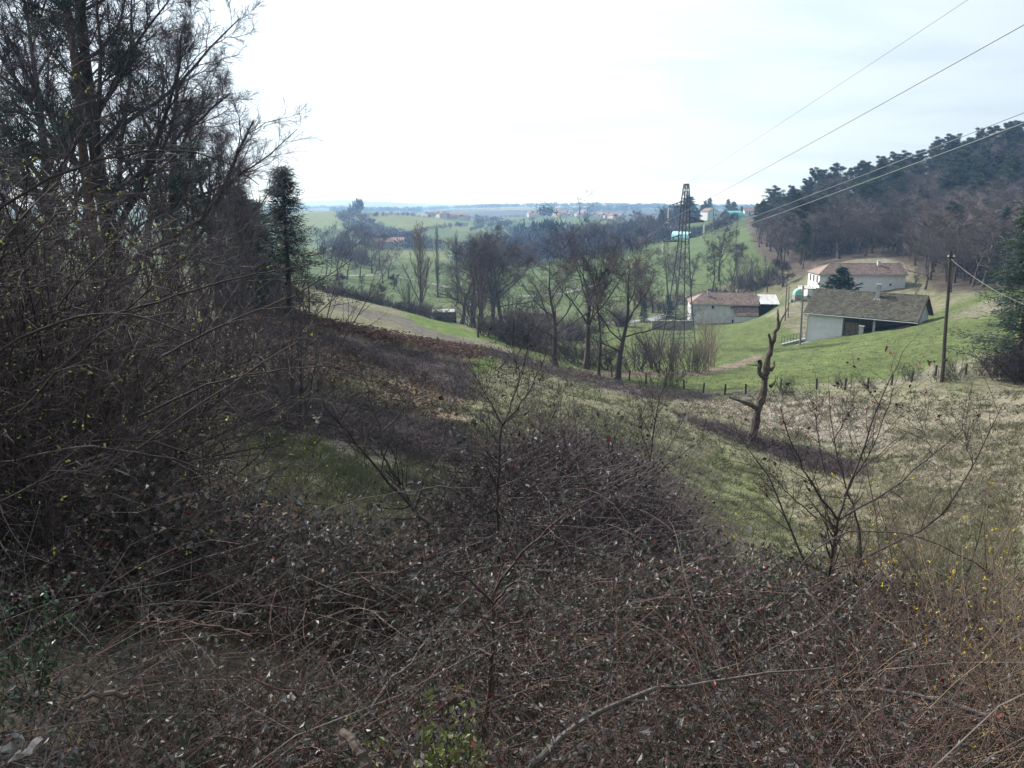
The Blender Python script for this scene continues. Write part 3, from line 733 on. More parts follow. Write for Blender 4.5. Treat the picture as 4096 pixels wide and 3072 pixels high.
# ------------------------------------------------------------------ buildings
M.update(
    render_=mat('weathered white render', (0.58, 0.585, 0.59), 0.9, 0.10, 1.1, 0.15, detail=8),
    render_old=mat('stained white render', (0.53, 0.53, 0.53), 0.9, 0.2, 0.8, 0.2, detail=8),
    stone=mat('grey rubble stone', (0.26, 0.25, 0.235), 0.95, 0.35, 5, 0.7),
    conc=mat('old concrete', (0.34, 0.335, 0.32), 0.9, 0.2, 4, 0.2),
    tile_red=mat('clay roof tiles', (0.195, 0.128, 0.105), 0.85, 0.25, 1.0, island=0.4, col2=(0.14, 0.112, 0.098)),
    tile_mossy=mat('mossy grey tiles', (0.112, 0.106, 0.074), 0.9, 0.25, 0.9, island=0.34, col2=(0.085, 0.074, 0.062)),
    tin=mat('weathered corrugated sheet', (0.40, 0.39, 0.37), 0.6, 0.25, 1.5, island=0.2),
    dark=mat('dark interior boards', (0.045, 0.038, 0.032), 0.95, 0.3, 3),
    wood=mat('old timber', (0.15, 0.115, 0.085), 0.9, 0.3, 5, 0.4, island=0.2),
    wood_dark=mat('creosoted pole', (0.055, 0.042, 0.034), 0.9, 0.3, 6, 0.4),
    glass=mat('dark window glass', (0.03, 0.033, 0.04), 0.12, 0.1, 2, spec=0.6),
    frame=mat('pale window frame', (0.5, 0.49, 0.46), 0.7, 0.05, 2),
    shutter=mat('brown shutter', (0.13, 0.08, 0.055), 0.8, 0.15, 3),
    zinc=mat('zinc gutter', (0.33, 0.34, 0.36), 0.5, 0.1, 3, metal=0.3),
    pole_grey=mat('grey aged pole', (0.17, 0.16, 0.15), 0.9, 0.25, 5, 0.3),
    steel=mat('grey galvanised lattice steel', (0.075, 0.075, 0.09), 0.6, 0.15, 1.5, metal=0.2),
    steel_hi=mat('bright fittings', (0.42, 0.40, 0.33), 0.5, 0.1, 3, metal=0.3),
    porcelain=mat('pale glass insulator discs', (0.62, 0.62, 0.55), 0.25, 0.1, 3, spec=0.6),
    wire=mat('aluminium cable', (0.24, 0.235, 0.21), 0.5, 0.1, 3, metal=0.4),
    wire_dark=mat('black cable', (0.13, 0.13, 0.14), 0.6, 0.1, 3),
    teal=mat('teal tarpaulin', (0.10, 0.42, 0.36), 0.6, 0.1, 1.2, 0.2),
    teal_pale=mat('pale turquoise sheeting', (0.38, 0.70, 0.70), 0.5, 0.08, 0.6),
    bluesheet=mat('blue sheet', (0.06, 0.16, 0.5), 0.5, 0.1, 1),
)
def tiles(g, o, ex, es, L, S, nr, nc, th=0.05, m=0, lift=0.05):
    """overlapping tiles over a roof slope: o low corner, ex along, es up the slope"""
    n = np.cross(ex, es); n = n / np.linalg.norm(n)
    if n[2] < 0: n = -n
    r, c = np.meshgrid(np.arange(nr), np.arange(nc), indexing='ij'); r, c = r.ravel(), c.ravel()
    j = RNG.uniform(-0.012, 0.012, len(r))
    w, h = L / nc, S / nr
    x0 = c * w + 0.015; x1 = (c + 1) * w - 0.015; y0 = r * h + j; y1 = r * h + h * 1.12 + j
    def p(x, y, z): return o + x[:, None] * ex + y[:, None] * es + np.asarray(z).reshape(-1, 1) * n
    z0 = np.full(len(r), lift + th) + j; z1 = np.full(len(r), lift)
    V = np.stack([p(x0, y0, z0 - th), p(x1, y0, z0 - th), p(x1, y0, z0), p(x0, y0, z0), p(x1, y1, z1), p(x0, y1, z1), p((x0 + x1) / 2, y0, z0 + 0.03), p((x0 + x1) / 2, y1, z1 + 0.03)], 1)
    i = np.arange(len(r))[:, None] * 8
    g.add(V.reshape(-1, 3), np.concatenate([i + [0, 1, 2, 3], i + [3, 6, 7, 5], i + [6, 2, 4, 7]]), m)

def window(parent, x, z, w, h, y=0.0, panes=1, wallm=None, sill=True):
    """frame, panes and sill on a front wall whose face is the plane y (facing -y)"""
    f = Geo(); t = 0.07
    f.box((x, y - 0.02, z + h / 2 - t / 2), (w, 0.08, t)); f.box((x, y - 0.02, z - h / 2 + t / 2), (w, 0.08, t))
    f.box((x - w / 2 + t / 2, y - 0.02, z), (t, 0.08, h - 2 * t)); f.box((x + w / 2 - t / 2, y - 0.02, z), (t, 0.08, h - 2 * t))
    wdw = part('window', f, M['frame'], parent)
    for k in range(panes):
        g = Geo(); pw = (w - 2 * t) / panes
        g.box((x - w / 2 + t + pw * (k + 0.5), y - 0.006, z), (pw - (0.08 if panes > 1 else 0.0), 0.03, h - 2 * t))
        part('pane', g, M['glass'], wdw)
    if sill:
        g = Geo(); g.box((x, y - 0.07, z - h / 2 - 0.05), (w + 0.2, 0.16, 0.08)); part('sill', g, M['conc'], wdw)
    return wdw

def frame_of(A, B):
    """empty location/rotation with x along A->B"""
    return math.atan2(B[1] - A[1], B[0] - A[0])
def gable_house(name, label, O, rz, L, W, he, rise, base=-2.0, wall='render_', roof='tile_red', over=0.35, rows=14, cols=34, hip=0.0, hip_r=0.0, cat='house', group=None):
    """x along the front wall, y to the back; the roof ridge runs along x"""
    t = thing(name, label, cat, O, rz, group)
    g = Geo()
    xl, xr = (hip, L - hip_r)
    th = 0.3
    # walls as one shell with gables
    g.box((L / 2, th / 2, (he + base) / 2), (L, th, he - base)); g.box((L / 2, W - th / 2, (he + base) / 2), (L, th, he - base))
    for xx, hp in ((th / 2, hip), (L - th / 2, hip_r)):
        g.box((xx, W / 2, (he + base) / 2), (th, W - 2 * th, he - base))
        if hp == 0:
            a = xx - th / 2; b = xx + th / 2
            V = [(a, 0.02, he), (a, W - 0.02, he), (a, W / 2, he + rise - 0.03), (b, 0.02, he), (b, W - 0.02, he), (b, W / 2, he + rise - 0.03)]
            g.add(V, [[0, 1, 2]]); g.add(V, [[5, 4, 3]]); g.add(V, [[0, 2, 5, 3], [1, 4, 5, 2]])
    part('wall', g, M[wall], t)
    # roof slabs
    r = Geo(); s = rise / (W / 2); zo = he - over * s
    ex = np.array([1.0, 0, 0])
    fl, fr = -over, L + over
    pf = [(fl, -over, zo), (fr, -over, zo), ((xr + (over if hip_r == 0 else 0)), W / 2, he + rise), ((xl - (over if hip == 0 else 0)), W / 2, he + rise)]
    pb = [(fr, W + over, zo), (fl, W + over, zo), pf[3], pf[2]]
    for q in (pf, pb): r.slab([np.array(v) + np.array([0, 0, 0.06]) for v in q], 0.12)
    if hip:
        r.add([np.array(v) + np.array([0, 0, 0.06]) for v in (pf[0], pf[3], pb[1])], [[0, 1, 2]])
    if hip_r:
        r.add([np.array(v) + np.array([0, 0, 0.06]) for v in (pf[1], pb[0], pf[2])], [[0, 1, 2]])
    rf = part('roof', r, M[roof], t)
    if rows:
        tg = Geo()
        es = np.array([0, W / 2 + over, he + rise - zo]); S = np.linalg.norm(es); es = es / S
        # tiles clipped to the trapezium by course
        for k in range(rows):
            f0 = (k + 0.2) / rows
            a = pf[0][0] + (pf[3][0] - pf[0][0]) * f0 + 0.05; b = pf[1][0] + (pf[2][0] - pf[1][0]) * f0 - 0.05
            nc = max(3, int(cols * (b - a) / (fr - fl)))
            tiles(tg, np.array([a, -over, zo]) + es * S * k / rows + np.array([0, 0, 0.06]), ex, es, b - a, S / rows, 1, nc, lift=0.03)
        o = part('roof_tiles', tg, M[roof], rf, 'stuff')
    rg = Geo(); rg.tubes(np.array([[pf[3], pf[2]]], float) + np.array([0, 0, 0.08]), np.array([[0.12, 0.12]]), 6)
    if hip:
        rg.tubes(np.array([[pf[0], pf[3]], [pb[1], pb[2]]], float) + np.array([0, 0, 0.08]), np.full((2, 2), 0.1), 5)
    part('ridge_cap', rg, M[roof], rf)
    gt = Geo(); gt.tubes(np.array([[(fl, -over - 0.06, zo + 0.0), (fr, -over - 0.06, zo - 0.04)]]), np.array([[0.07, 0.07]]), 6); part('gutter', gt, M['zinc'], t)
    return t, rf, zo
def chimney(parent, x, y, z0, h, w=0.5, m='conc', pot=True):
    g = Geo(); g.box((x, y, z0 + h / 2 - 0.4), (w, w, h + 0.8)); g.box((x, y, z0 + h + 0.04), (w + 0.14, w + 0.14, 0.08))
    c = part('chimney', g, M[m], parent)
    if pot:
        p = Geo(); p.tubes(np.array([[(x, y, z0 + h + 0.08), (x, y, z0 + h + 0.4)]]), np.array([[0.13, 0.11]]), 8); part('chimney_pot', p, M['dark'], c)

# ---- barn
def build_barn():
    A, B = at(805.5, 313, 112), at(917, 319.4, 102.8)
    rz = frame_of(A, B); L = float(np.hypot(B[0] - A[0], B[1] - A[1])) - 0.6
    ex = np.array([math.cos(rz), math.sin(rz), 0]); ey = np.array([-ex[1], ex[0], 0])
    O = A + ex * 0.3 + ey * 0.45; zg = at(806, 343, 112)[2]
    he = A[2] - zg + 0.25; W, rise = 8.6, 2.75
    t = thing('barn', 'long open-fronted barn with mossy grey tiled roof on the green slope', 'barn', (O[0], O[1], zg), rz)
    g = Geo(); x1 = L * 0.345; th = 0.3; b = -1.5
    g.box((x1 / 2, th / 2, (he + b) / 2), (x1, th, he - b))
    g.box((L / 2, W - th / 2, (he + b) / 2), (L, th, he - b))
    g.box((x1 - th / 2, W / 2, (he + b) / 2), (th, W - 2 * th, he - b))
    for xx in (th / 2, L - th / 2):
        g.box((xx, W / 2 + (0 if xx < 1 else 1.2), (he + b) / 2), (th, W - 2 * th - (0 if xx < 1 else 2.4), he - b))
        V = [(xx - th / 2, 0.05, he), (xx - th / 2, W - .05, he), (xx - th / 2, W / 2, he + rise - .05), (xx + th / 2, 0.05, he), (xx + th / 2, W - .05, he), (xx + th / 2, W / 2, he + rise - .05)]
        g.add(V, [[0, 1, 2]]); g.add(V, [[5, 4, 3]]); g.add(V, [[0, 2, 5, 3], [1, 4, 5, 2]])
    part('wall', g, M['render_'], t)
    o = 0.5; s = rise / (W / 2); zo = he - o * s
    r = Geo()
    pf = [(-o, -o, zo), (L + o, -o, zo), (L + o, W / 2, he + rise), (-o, W / 2, he + rise)]
    pb = [(L + o, W + o, zo), (-o, W + o, zo), pf[3], pf[2]]
    for q in (pf, pb): r.slab(np.array(q) + np.array([0, 0, 0.1]), 0.14)
    rf = part('roof', r, M['tile_mossy'], t)
    es = np.array([0, W / 2 + o, he + rise - zo]); S = np.linalg.norm(es); es /= S
    tg = Geo(); tiles(tg, np.array([-o, -o, zo + 0.1]), np.array([1.0, 0, 0]), es, L + 2 * o, S, 22, 46, th=0.075, lift=0.03); part('roof_tiles', tg, M['tile_mossy'], rf, 'stuff')
    rg = Geo(); n = 34
    for k in range(n):
        a = -o + (L + 2 * o) * k / n; c = -o + (L + 2 * o) * (k + 1.06) / n
        rg.tubes(np.array([[(a, W / 2, he + rise + 0.16), (c, W / 2, he + rise + 0.13)]]), np.array([[0.13, 0.11]]), 6)
    part('ridge_cap', rg, M['tile_mossy'], rf)
    for xx in (-o, L + o):
        vg = Geo(); vg.bar((xx, -o, zo + 0.03), (xx, W / 2, he + rise + 0.03), 0.2); vg.bar((xx, W / 2, he + rise + 0.03), (xx, W + o, zo + 0.03), 0.2)
        part('verge_board', vg, M['wood_dark'], rf)
    gg = Geo(); gg.tubes(np.array([[(-o, -o - 0.08, zo + 0.02), (L + o, -o - 0.08, zo - 0.04)]]), np.array([[0.08, 0.08]]), 6); part('gutter', gg, M['zinc'], t)
    dp = Geo(); dp.tubes(np.array([[(-o + 0.1, -o - 0.05, zo), (-0.05, -0.08, zo - 0.5), (-0.05, -0.08, -1)]]), np.full((1, 3), 0.06), 6); part('downpipe', dp, M['zinc'], t)
    for xx in (x1 + (L - x1) * 0.45,):
        g2 = Geo(); g2.box((xx, 0.16, (he - 0.3 + b) / 2), (0.3, 0.3, he - 0.3 - b)); part('post', g2, M['conc'], t)
    g3 = Geo(); g3.box(((x1 + L) / 2, 0.15, he - 0.17), (L - x1, 0.24, 0.3)); part('lintel_beam', g3, M['wood_dark'], t)
    for k, xx in enumerate((x1 + 0.55, x1 + 1.3, x1 + 2.05)):
        g4 = Geo(); g4.box((xx, 0.62 + 0.05 * k, 1.3), (0.7, 0.06, he - 0.3)); part('plank', g4, M['wood'], t)
    g5 = Geo(); g5.bar((L * 0.83, -0.4, he - 1.5), (L * 0.97, -0.1, he - 0.72), 0.14); tag(part('leaning_plank', g5, M['wood'], None), 'pale plank leaning at the low right end of the barn', 'plank').matrix_world = t.matrix_basis.copy()
    g6 = Geo(); z1 = he + rise - 0.9
    g6.box((L * 0.59, W / 2 - 0.9, z1 + 0.8), (0.55, 0.55, 2.3)); g6.box((L * 0.59, W / 2 - 0.9, z1 + 1.99), (0.75, 0.75, 0.08)); g6.box((L * 0.59, W / 2 - 0.9, z1 + 2.16), (0.5, 0.5, 0.26)); g6.box((L * 0.59, W / 2 - 0.9, z1 + 2.34), (0.72, 0.72, 0.07))
    ch = part('chimney', g6, M['conc'], rf)
    fl = Geo(); fl.box((L * 0.59, W / 2 - 1.25, z1 + 0.22), (0.9, 0.5, 0.1), 0, [(1, 0, 0), (0, es[1], es[2]), (0, -es[2], es[1])]); part('flashing', fl, M['frame'], ch)
    # pier standing before the opening
    p = O + ex * (L * 0.545) - ey * 0.9; p[2] = ht(p[0], p[1])[0]
    g7 = Geo(); g7.box((0, 0, 0.45), (0.55, 0.5, 1.3)); g7.box((0, 0, 1.14), (0.7, 0.64, 0.1))
    pr = thing('stone_pier', 'short square stone pier standing in the grass before the barn opening', 'pier', p, rz); part('pier', g7, M['conc'], pr)
build_barn()

# ---- low farmhouse
def build_farmhouse():
    A, B = at(690, 304.5, 166), at(760, 304, 164)
    rz = frame_of(A, B); L = float(np.hypot(*(B - A)[:2])) - 0.7
    zg = at(712, 324, 166)[2]; O = A + np.array([0.35, 0.35, 0]); he = A[2] - zg + 0.2
    t, rf, zo = gable_house('farmhouse', 'low white farmhouse with red tiled roof and lean-to, behind the pylon', (O[0], O[1], zg), rz, L, 8.2, he, 1.9, wall='render_old', rows=15, cols=40, hip=3.0)
    window(t, 4.6, he - 0.75, 0.62, 0.75); window(t, 8.7, he - 0.75, 0.95, 0.6, panes=2); window(t, 9.0, 0.75, 0.6, 0.75)
    chimney(rf, 3.8, 2.6, he + 0.8, 1.5, 0.5, 'conc')
    # lean-to in front
    g = Geo(); xa, xb, d = L * 0.665, L - 0.1, 1.6
    g.box(((xa + xb) / 2, -d + 0.12, 0.2), (xb - xa, 0.24, 4.0)); g.box((xa + 0.12, -d / 2 + 0.1, 0.3), (0.24, d - 0.2, 4.2)); g.box((xb - 0.12, -d / 2 + 0.1, 0.3), (0.24, d - 0.2, 4.2))
    part('annex_wall', g, M['render_'], t)
    r = Geo(); r.slab([(xa - 0.3, -d - 0.3, 2.22), (xb + 0.2, -d - 0.3, 2.22), (xb + 0.2, 0.0, he - 0.42), (xa - 0.3, 0.0, he - 0.42)], 0.12)
    ar = part('annex_roof', r, M['tile_red'], t)
    tg = Geo(); es = np.array([0, d + 0.3, he - 0.42 - 2.22]); S = np.linalg.norm(es); es /= S
    tiles(tg, np.array([xa - 0.3, -d - 0.3, 2.22]), np.array([1.0, 0, 0]), es, xb - xa + 0.5, S, 7, 16, lift=0.03); part('roof_tiles', tg, M['tile_red'], ar, 'stuff')
    dp = Geo(); dp.tubes(np.array([[(xa - 0.12, -0.1, he - 0.6), (xa - 0.12, -0.1, -0.6)]]), np.full((1, 2), 0.06), 6); part('downpipe', dp, M['frame'], t)
    # open shed on the right
    s = thing('open_shed', 'open dark shed with pale corrugated roof at the farmhouse right end', 'shed', (O[0], O[1], zg), rz)
    g = Geo(); x0, x1 = L + 0.75, L + 4.3; top = he + 0.1
    g.box(((x0 + x1) / 2, 4.6, top / 2 - 0.5), (x1 - x0, 0.12, top + 1)); g.box((x1 - 0.06, 2.4, top / 2 - 0.5), (0.12, 4.3, top + 1)); g.box((x0 + 0.06, 2.4, top / 2 - 0.5), (0.12, 4.3, top + 1))
    part('wall', g, M['dark'], s)
    for k in range(14):
        g = Geo(); a = x0 - 0.2 + (x1 - x0 + 0.5) * k / 14; b = a + (x1 - x0 + 0.5) / 14 - 0.03; zl = 0.015 * (k % 3)
        g.slab([(a, -0.2, top + zl), (b, -0.2, top + 0.05 + zl), (b, 4.9, top + 1.55 + zl), (a, 4.9, top + 1.5 + zl)], 0.04); part('roof_sheet', g, M['tin'], s)
    g = Geo(); g.box((x1 - 0.1, 0.1, top / 2 - 0.6), (0.16, 0.16, top + 1.0)); part('post', g, M['wood'], s)
    # stone yard wall, left of the house
    w = thing('yard_wall', 'low grey retaining wall before the left end of the farmhouse', 'wall', on(672, 158))
    g = Geo(); g.box((0, 0, 0.5), (8.5, 0.4, 2.6)); part('masonry', g, M['stone'], w)
    g = Geo(); g.box((0, 0, 1.84), (8.7, 0.5, 0.08)); part('coping', g, M['conc'], w)
build_farmhouse()

# ---- upper house
def build_upper_house():
    A, B = at(819, 275, 157), at(909, 272.4, 156)
    rz = frame_of(A, B); L = float(np.hypot(*(B - A)[:2])) - 0.7
    ex = np.array([math.cos(rz), math.sin(rz), 0]); ey = np.array([-ex[1], ex[0], 0])
    zg = at(816, 300, 157)[2]; O = A + ex * 0.35 + ey * 0.35; he = A[2] - zg + 0.2
    t, rf, zo = gable_house('upper_house', 'long white house with dull red roof below the wood, behind the conifer', (O[0], O[1], zg), rz, L, 7.4, he, 1.75, rows=14, cols=52, hip=3.0)
    chimney(rf, L * 0.74, 3.0, he + 0.9, 1.5, 0.55, 'frame', False)
    window(t, L * 0.83, he - 2.1, 0.55, 0.55, sill=False); window(t, L * 0.9, he - 1.1, 0.25, 0.25, sill=False); window(t, L * 0.5, he - 0.4, 0.25, 0.2, sill=False)
    # shuttered windows on the sunlit left end
    for yy in (1.5, 3.7, 5.8):
        for zz_ in (he - 1.2, he - 3.6):
            g = Geo(); g.box((-0.02, yy, zz_), (0.08, 0.75, 1.3)); wd = part('window', g, M['shutter'], t)
    g = Geo(); g.box((-1.0, 3.9, 0.1), (2.0, 6.5, 4.0)); part('terrace', g, M['render_'], t)
    g = Geo(); g.box((-1.0, 3.9, 2.14), (2.2, 6.7, 0.08)); part('terrace_slab', g, M['conc'], t)
    sm = Geo(); c = Geo()
build_upper_house()
cp = on(838, 136)
gt, gc = spruce_geo(6.6, 191, w=0.5, nb=90, clump=46, nl=0.5, nw=0.16, base=0.02, droop=-0.35); proto('cedar', gt, gc, 6.6, M['bark'], [M['spruce'], M['bark']])
plant('cedar', on(838, 134), float(tslope(267) * 134 - on(838, 134)[2]), 'rounded dark conifer behind the left half of the barn roof', 'conifer_tree', 'conifer', wide=1.5)

# ---- green domed cover on a stone base
def build_dome():
    p = on(797.5, 150); t = thing('covered_tank', 'green domed cover on a stone block beside the upper house', 'tank cover', p)
    g = Geo(); g.box((0, 0, 0.35), (1.7, 1.6, 1.3)); part('stone_base', g, M['stone'], t)
    a = np.linspace(0, np.pi, 11); sec = np.c_[np.cos(a) * 0.85, np.sin(a) * 1.15]
    V, F = [], []
    for k, yy in enumerate((-0.75, -0.6, 0.6, 0.75)):
        s_ = 0.55 if k in (0, 3) else 1.0
        for c, z in sec: V.append((c * (s_ if k in (0, 3) else 1), yy, 1.0 + z * (0.75 if k in (0, 3) else 1)))
    for k in range(3):
        for j in range(10): F.append((k * 11 + j, k * 11 + j + 1, (k + 1) * 11 + j + 1, (k + 1) * 11 + j))
    g = Geo(); g.add(V, F); g.add(V[:11], [list(range(11))]); g.add(V[33:], [list(range(10, -1, -1))]); part('dome_cover', g, M['teal_pale'] if False else mat('green plastic cover', (0.22, 0.52, 0.40), 0.5, 0.1, 2), t, smooth=False)
    for k, (dx, w_, h_) in enumerate(((-1.4, .6, .7), (1.3, .5, .5), (2.1, .7, .4))):
        q = onxy(p[0] + dx, p[1] - 0.6 - 0.3 * k); s = thing('stone_block', ['grey stone block at the left foot of the green dome', 'small stone block right of the green dome', 'flat stone lying in the yard right of the green dome'][k], 'stone', q)
        g = Geo(); g.box((0, 0, h_ / 2 - 0.1), (w_, w_ * 0.8, h_), 0, [(0.96, 0.25, 0), (-0.25, 0.96, 0.03), (0, 0, 1)]); part('block', g, M['stone'], s)
build_dome()

# ---- ramp wall with railing beside the barn
def build_ramp():
    a, b = hit(781, 345.5), hit(806, 337.0); b = onxy(at(805, 338, 113)[0], 113.0); a = onxy(at(781, 346, 109)[0], 109.0)
    t = thing('ramp_wall', 'low concrete ramp wall with green railing, left of the barn', 'wall', a)
    d = b - a; L = np.linalg.norm(d)
    g = Geo(); g.bar((0, 0, 0.05), d + np.array([0, 0, 0.25]), 0.42); part('kerb', g, M['conc'], t)
    g = Geo(); g.bar((0.9, -1.3, 0.0), d * 0.75 + np.array([0.9, -1.3, 0.2]), 0.3); part('lower_kerb', g, M['stone'], t)
    for k in range(9):
        q = d * (k / 8.0); g = Geo(); g.bar(q + np.array([0, 0, 0.2]), q + np.array([0, 0, 1.35]), 0.05); part('rail_post', g, M['rail'], t)
    for z in (0.75, 1.3):
        g = Geo(); g.bar(np.array([0, 0, z]), d + np.array([0, 0, z]), 0.035); part('rail', g, M['rail'], t)
M['rail'] = mat('dark green railing', (0.05, 0.09, 0.06), 0.6, 0.1, 3)
build_ramp()

# ---- lattice pylon
def build_pylon():
    b0 = on(679, 115); X0 = float(at(684.6, 220, 115)[0]); Y0 = 115.0; zb = float(b0[2])
    t = thing('lattice_pylon', 'grey steel lattice pylon carrying the power line across the valley', 'pylon', (X0, Y0, zb))
    zt = at(684.6, 184, Y0)[2] - zb
    zrow = lambda py: float(at(684, py, Y0)[2] - zb)
    prof_z = np.array([-0.4, zrow(336), zrow(299), zrow(268), zrow(241.5), zrow(201), zt]); prof_w = np.array([4.2, 3.5, 2.35, 1.65, 1.15, 0.92, 0.5])
    wid = lambda z: np.interp(z, prof_z, prof_w)
    yaw = math.radians(14); c, s = math.cos(yaw), math.sin(yaw)
    def corner(i, z):
        sx, sy = ((-1, -1), (1, -1), (1, 1), (-1, 1))[i % 4]; h = wid(z) / 2
        return np.array([(sx * c - sy * s) * h, (sx * s + sy * c) * h, z])
    zs = [-0.4]
    while zs[-1] < zt - 0.5: zs.append(zs[-1] + max(0.95, wid(zs[-1]) * 1.02))
    zs[-1] = zt
    for i in range(4):
        g = Geo()
        for z0, z1 in zip(prof_z[:-1], prof_z[1:]): g.bar(corner(i, z0), corner(i, z1), 0.14)
        part('leg', g, M['steel'], t)
    for i in range(4):
        for z0, z1 in zip(zs[:-1], zs[1:]):
            g = Geo(); g.bar(corner(i, z0), corner(i + 1, z1), 0.038); part('brace', g, M['steel'], t)
            g = Geo(); g.bar(corner(i + 1, z0), corner(i, z1), 0.038); part('brace', g, M['steel'], t)
    for z in (zrow(336), zrow(268), zrow(241.5), zrow(222), zrow(207), zrow(201), zrow(193), zt - 0.05):
        g = Geo()
        for i in range(4): g.bar(corner(i, z), corner(i + 1, z), 0.07)
        part('ring_beam', g, M['steel'], t)
    g = Geo()
    for a_, b_ in ((0, 2), (1, 3)): g.bar(corner(a_, zt), corner(b_, zt), 0.1)
    part('top_plate', g, M['steel'], t)
    ends = []
    for side, pyb, pyt, px_tip in ((-1, 207, 201, 668.5), (1, 222, 216.5, 704.2), (-1, 241.5, 235, 663)):
        zb_, zt_ = zrow(pyb), zrow(pyt); tip = np.array([at(px_tip, pyb, Y0)[0] - X0, 0, zb_])
        g = Geo(); w = wid(zb_) / 2
        n = 4
        for sy in (-1, 1):
            pb_ = np.array([side * w, sy * w, zb_]); pt_ = np.array([side * wid(zt_) / 2, sy * w * 0.8, zt_])
            g.bar(pb_, tip, 0.09); g.bar(pt_, tip + np.array([0, 0, 0.12]), 0.09)
            for k in range(n):
                f0, f1 = k / n, (k + 0.5) / n
                g.bar(pb_ + (tip - pb_) * f0, pt_ + (tip - pt_) * f1, 0.045); g.bar(pt_ + (tip - pt_) * f1, pb_ + (tip - pb_) * ((k + 1) / n), 0.045)
        g.bar((side * w, -w, zb_), (side * w, w, zb_), 0.08)
        arm = part('cross_arm', g, M['steel'], t)
        # insulator string
        gi = Geo(); zz_ = tip[2] - 0.45; prof = []
        P = [(tip[0], 0, tip[2] - 0.05)]; Rr = [0.03]
        for k in range(7):
            for dz, r in ((0.0, 0.05), (0.04, 0.15), (0.09, 0.15), (0.15, 0.05)): P.append((tip[0], 0, zz_ - k * 0.17 - dz)); Rr.append(r)
        gi.tubes(np.array([P]), np.array([Rr]), 8)
        ins = part('insulator_string', gi, M['porcelain'], t)
        ge = Geo(); ze = P[-1][2]
        ge.bar((tip[0], 0, ze), (tip[0], 0, ze - 0.62), 0.05); part('hanger', ge, M['steel_hi'], ins)
        gw = Geo(); gw.box((tip[0], 0, ze - 0.62), (0.5, 0.3, 0.2)); part('counterweight', gw, M['steel_hi'], ins)
        ends.append(np.array([X0 + tip[0], Y0, zb + ze - 0.3]))
    # wires
    def span(name, label, a, b, c_, r, m='wire', sag1=0.5, sag2=1.2):
        tt = np.linspace(0, 1, 24)[:, None]
        p1 = a + (b - a) * tt - np.array([0, 0, 1.0]) * sag1 * 4 * tt * (1 - tt)
        g = Geo(); g.tubes(p1[None], np.full((1, 24), r), 4)
        p2 = a + (c_ - a) * tt - np.array([0, 0, 1.0]) * sag2 * 4 * tt * (1 - tt)
        g.tubes(p2[None], np.full((1, 24), r), 4)
        tag(link(name, g.mesh(name, [M[m]])), label, 'power cable', 'cables of the pylon line')
    def toward(a, px, py):
        # where the cable leaves the frame: same offset from the line, then carried on past the camera
        k = (px - 512) / F_PX / den(py); y = (a[0] + 0.6) / k
        e = at(px, py, y); d = (e - a); return a + d * (1 + (y + 45) / (a[1] - y))
    far = at(640, 238, 330)
    labs = ['upper conductor cable running from the left upper arm over the valley', 'conductor cable running from the right arm up along the wood', 'lowest conductor cable running from the left lower arm along the wood']
    for k, (e, (px, py)) in enumerate(zip(ends, ((1024, 14), (1024, 104), (1024, 112)))):
        span('power_cable', labs[k], e, toward(e, px, py), far + np.array([(-3, 3, -3.6)[k], 0, (-2, -6, -9)[k]]), 0.024)
    top = np.array([X0, Y0, zb + zt]); span('earth_cable', 'thin earth wire running from the very top of the pylon', top, toward(top, 955, 0), far + np.array([0, 0, 1.0]), 0.014, 'wire_dark')
build_pylon()

# ---- poles
def pole(px, Y, H, label, m='wood_dark', r=0.13, lean=(0, 0), name='utility_pole', cat='pole', taper=0.7, extra=None):
    p = on(px, Y); t = thing(name, label, cat, p)
    g = Geo(); top = np.array([lean[0], lean[1], H]); n = 7
    P = np.array([top * k / (n - 1) + np.array([0.02 * math.sin(k * 2), 0, 0]) for k in range(n)]); P[0, 2] = -0.5
    g.tubes(P[None], np.linspace(r, r * taper, n)[None], 8); g.poly(P[-1] + np.array([(math.cos(a) * r * taper, math.sin(a) * r * taper, 0) for a in np.linspace(0, 5.5, 8)]))
    part('shaft', g, M[m], t)
    return t, p + top
t, pw_top = pole(942, 56, 9.7, 'tall thin wooden pole, on the fence line at right', lean=(-0.55, 0.1), r=0.135)
g = Geo(); g.box((-0.5, 0.05, 9.25), (0.5, 0.08, 0.1)); part('crossbar', g, M['wood_dark'], t)
for k in (-1, 1):
    g = Geo(); g.tubes(np.array([[(-0.5 + 0.2 * k, 0.05, 9.3), (-0.5 + 0.2 * k, 0.05, 9.42)]]), np.array([[0.06, 0.05]]), 6); part('insulator', g, M['porcelain'], t)
g = Geo(); g.tubes(np.array([[(-0.05, -0.1, 1.7), (0.0, -0.2, 1.75), (0.08, -0.1, 1.9)]]), np.array([[0.1, 0.12, 0.03]]), 5); part('knot', g, M['wood_dark'], t)
t, c1 = pole(800, 107.5, 8.4, 'grey concrete pole touching the left corner of the barn', 'pole_grey', 0.15, (-0.25, 0)); 
g = Geo(); g.box((-0.23, -0.05, 7.9), (0.9, 0.08, 0.08)); part('crossbar', g, M['steel'], t)
t, c2 = pole(785, 135, 7.4, 'grey pole right of the open shed, between shed and barn', 'pole_grey', 0.13, (-0.25, 0))
t, c2b = pole(788, 137, 5.6, 'shorter prop pole leaning on the pole behind the shed', 'pole_grey', 0.11, (-0.4, -0.4))
t, c3 = pole(767, 190, 6.8, 'thin pole among scrub behind the open shed', 'wood_dark', 0.13, (0.05, 0))
t, c4 = pole(750, 215, 6.6, 'thin pole at the scrub edge below the wood corner', 'wood_dark', 0.13, (0.0, 0))
t, c5 = pole(736, 330, 8.6, 'far thin pole standing alone on the green hillside', 'wood_dark', 0.15)
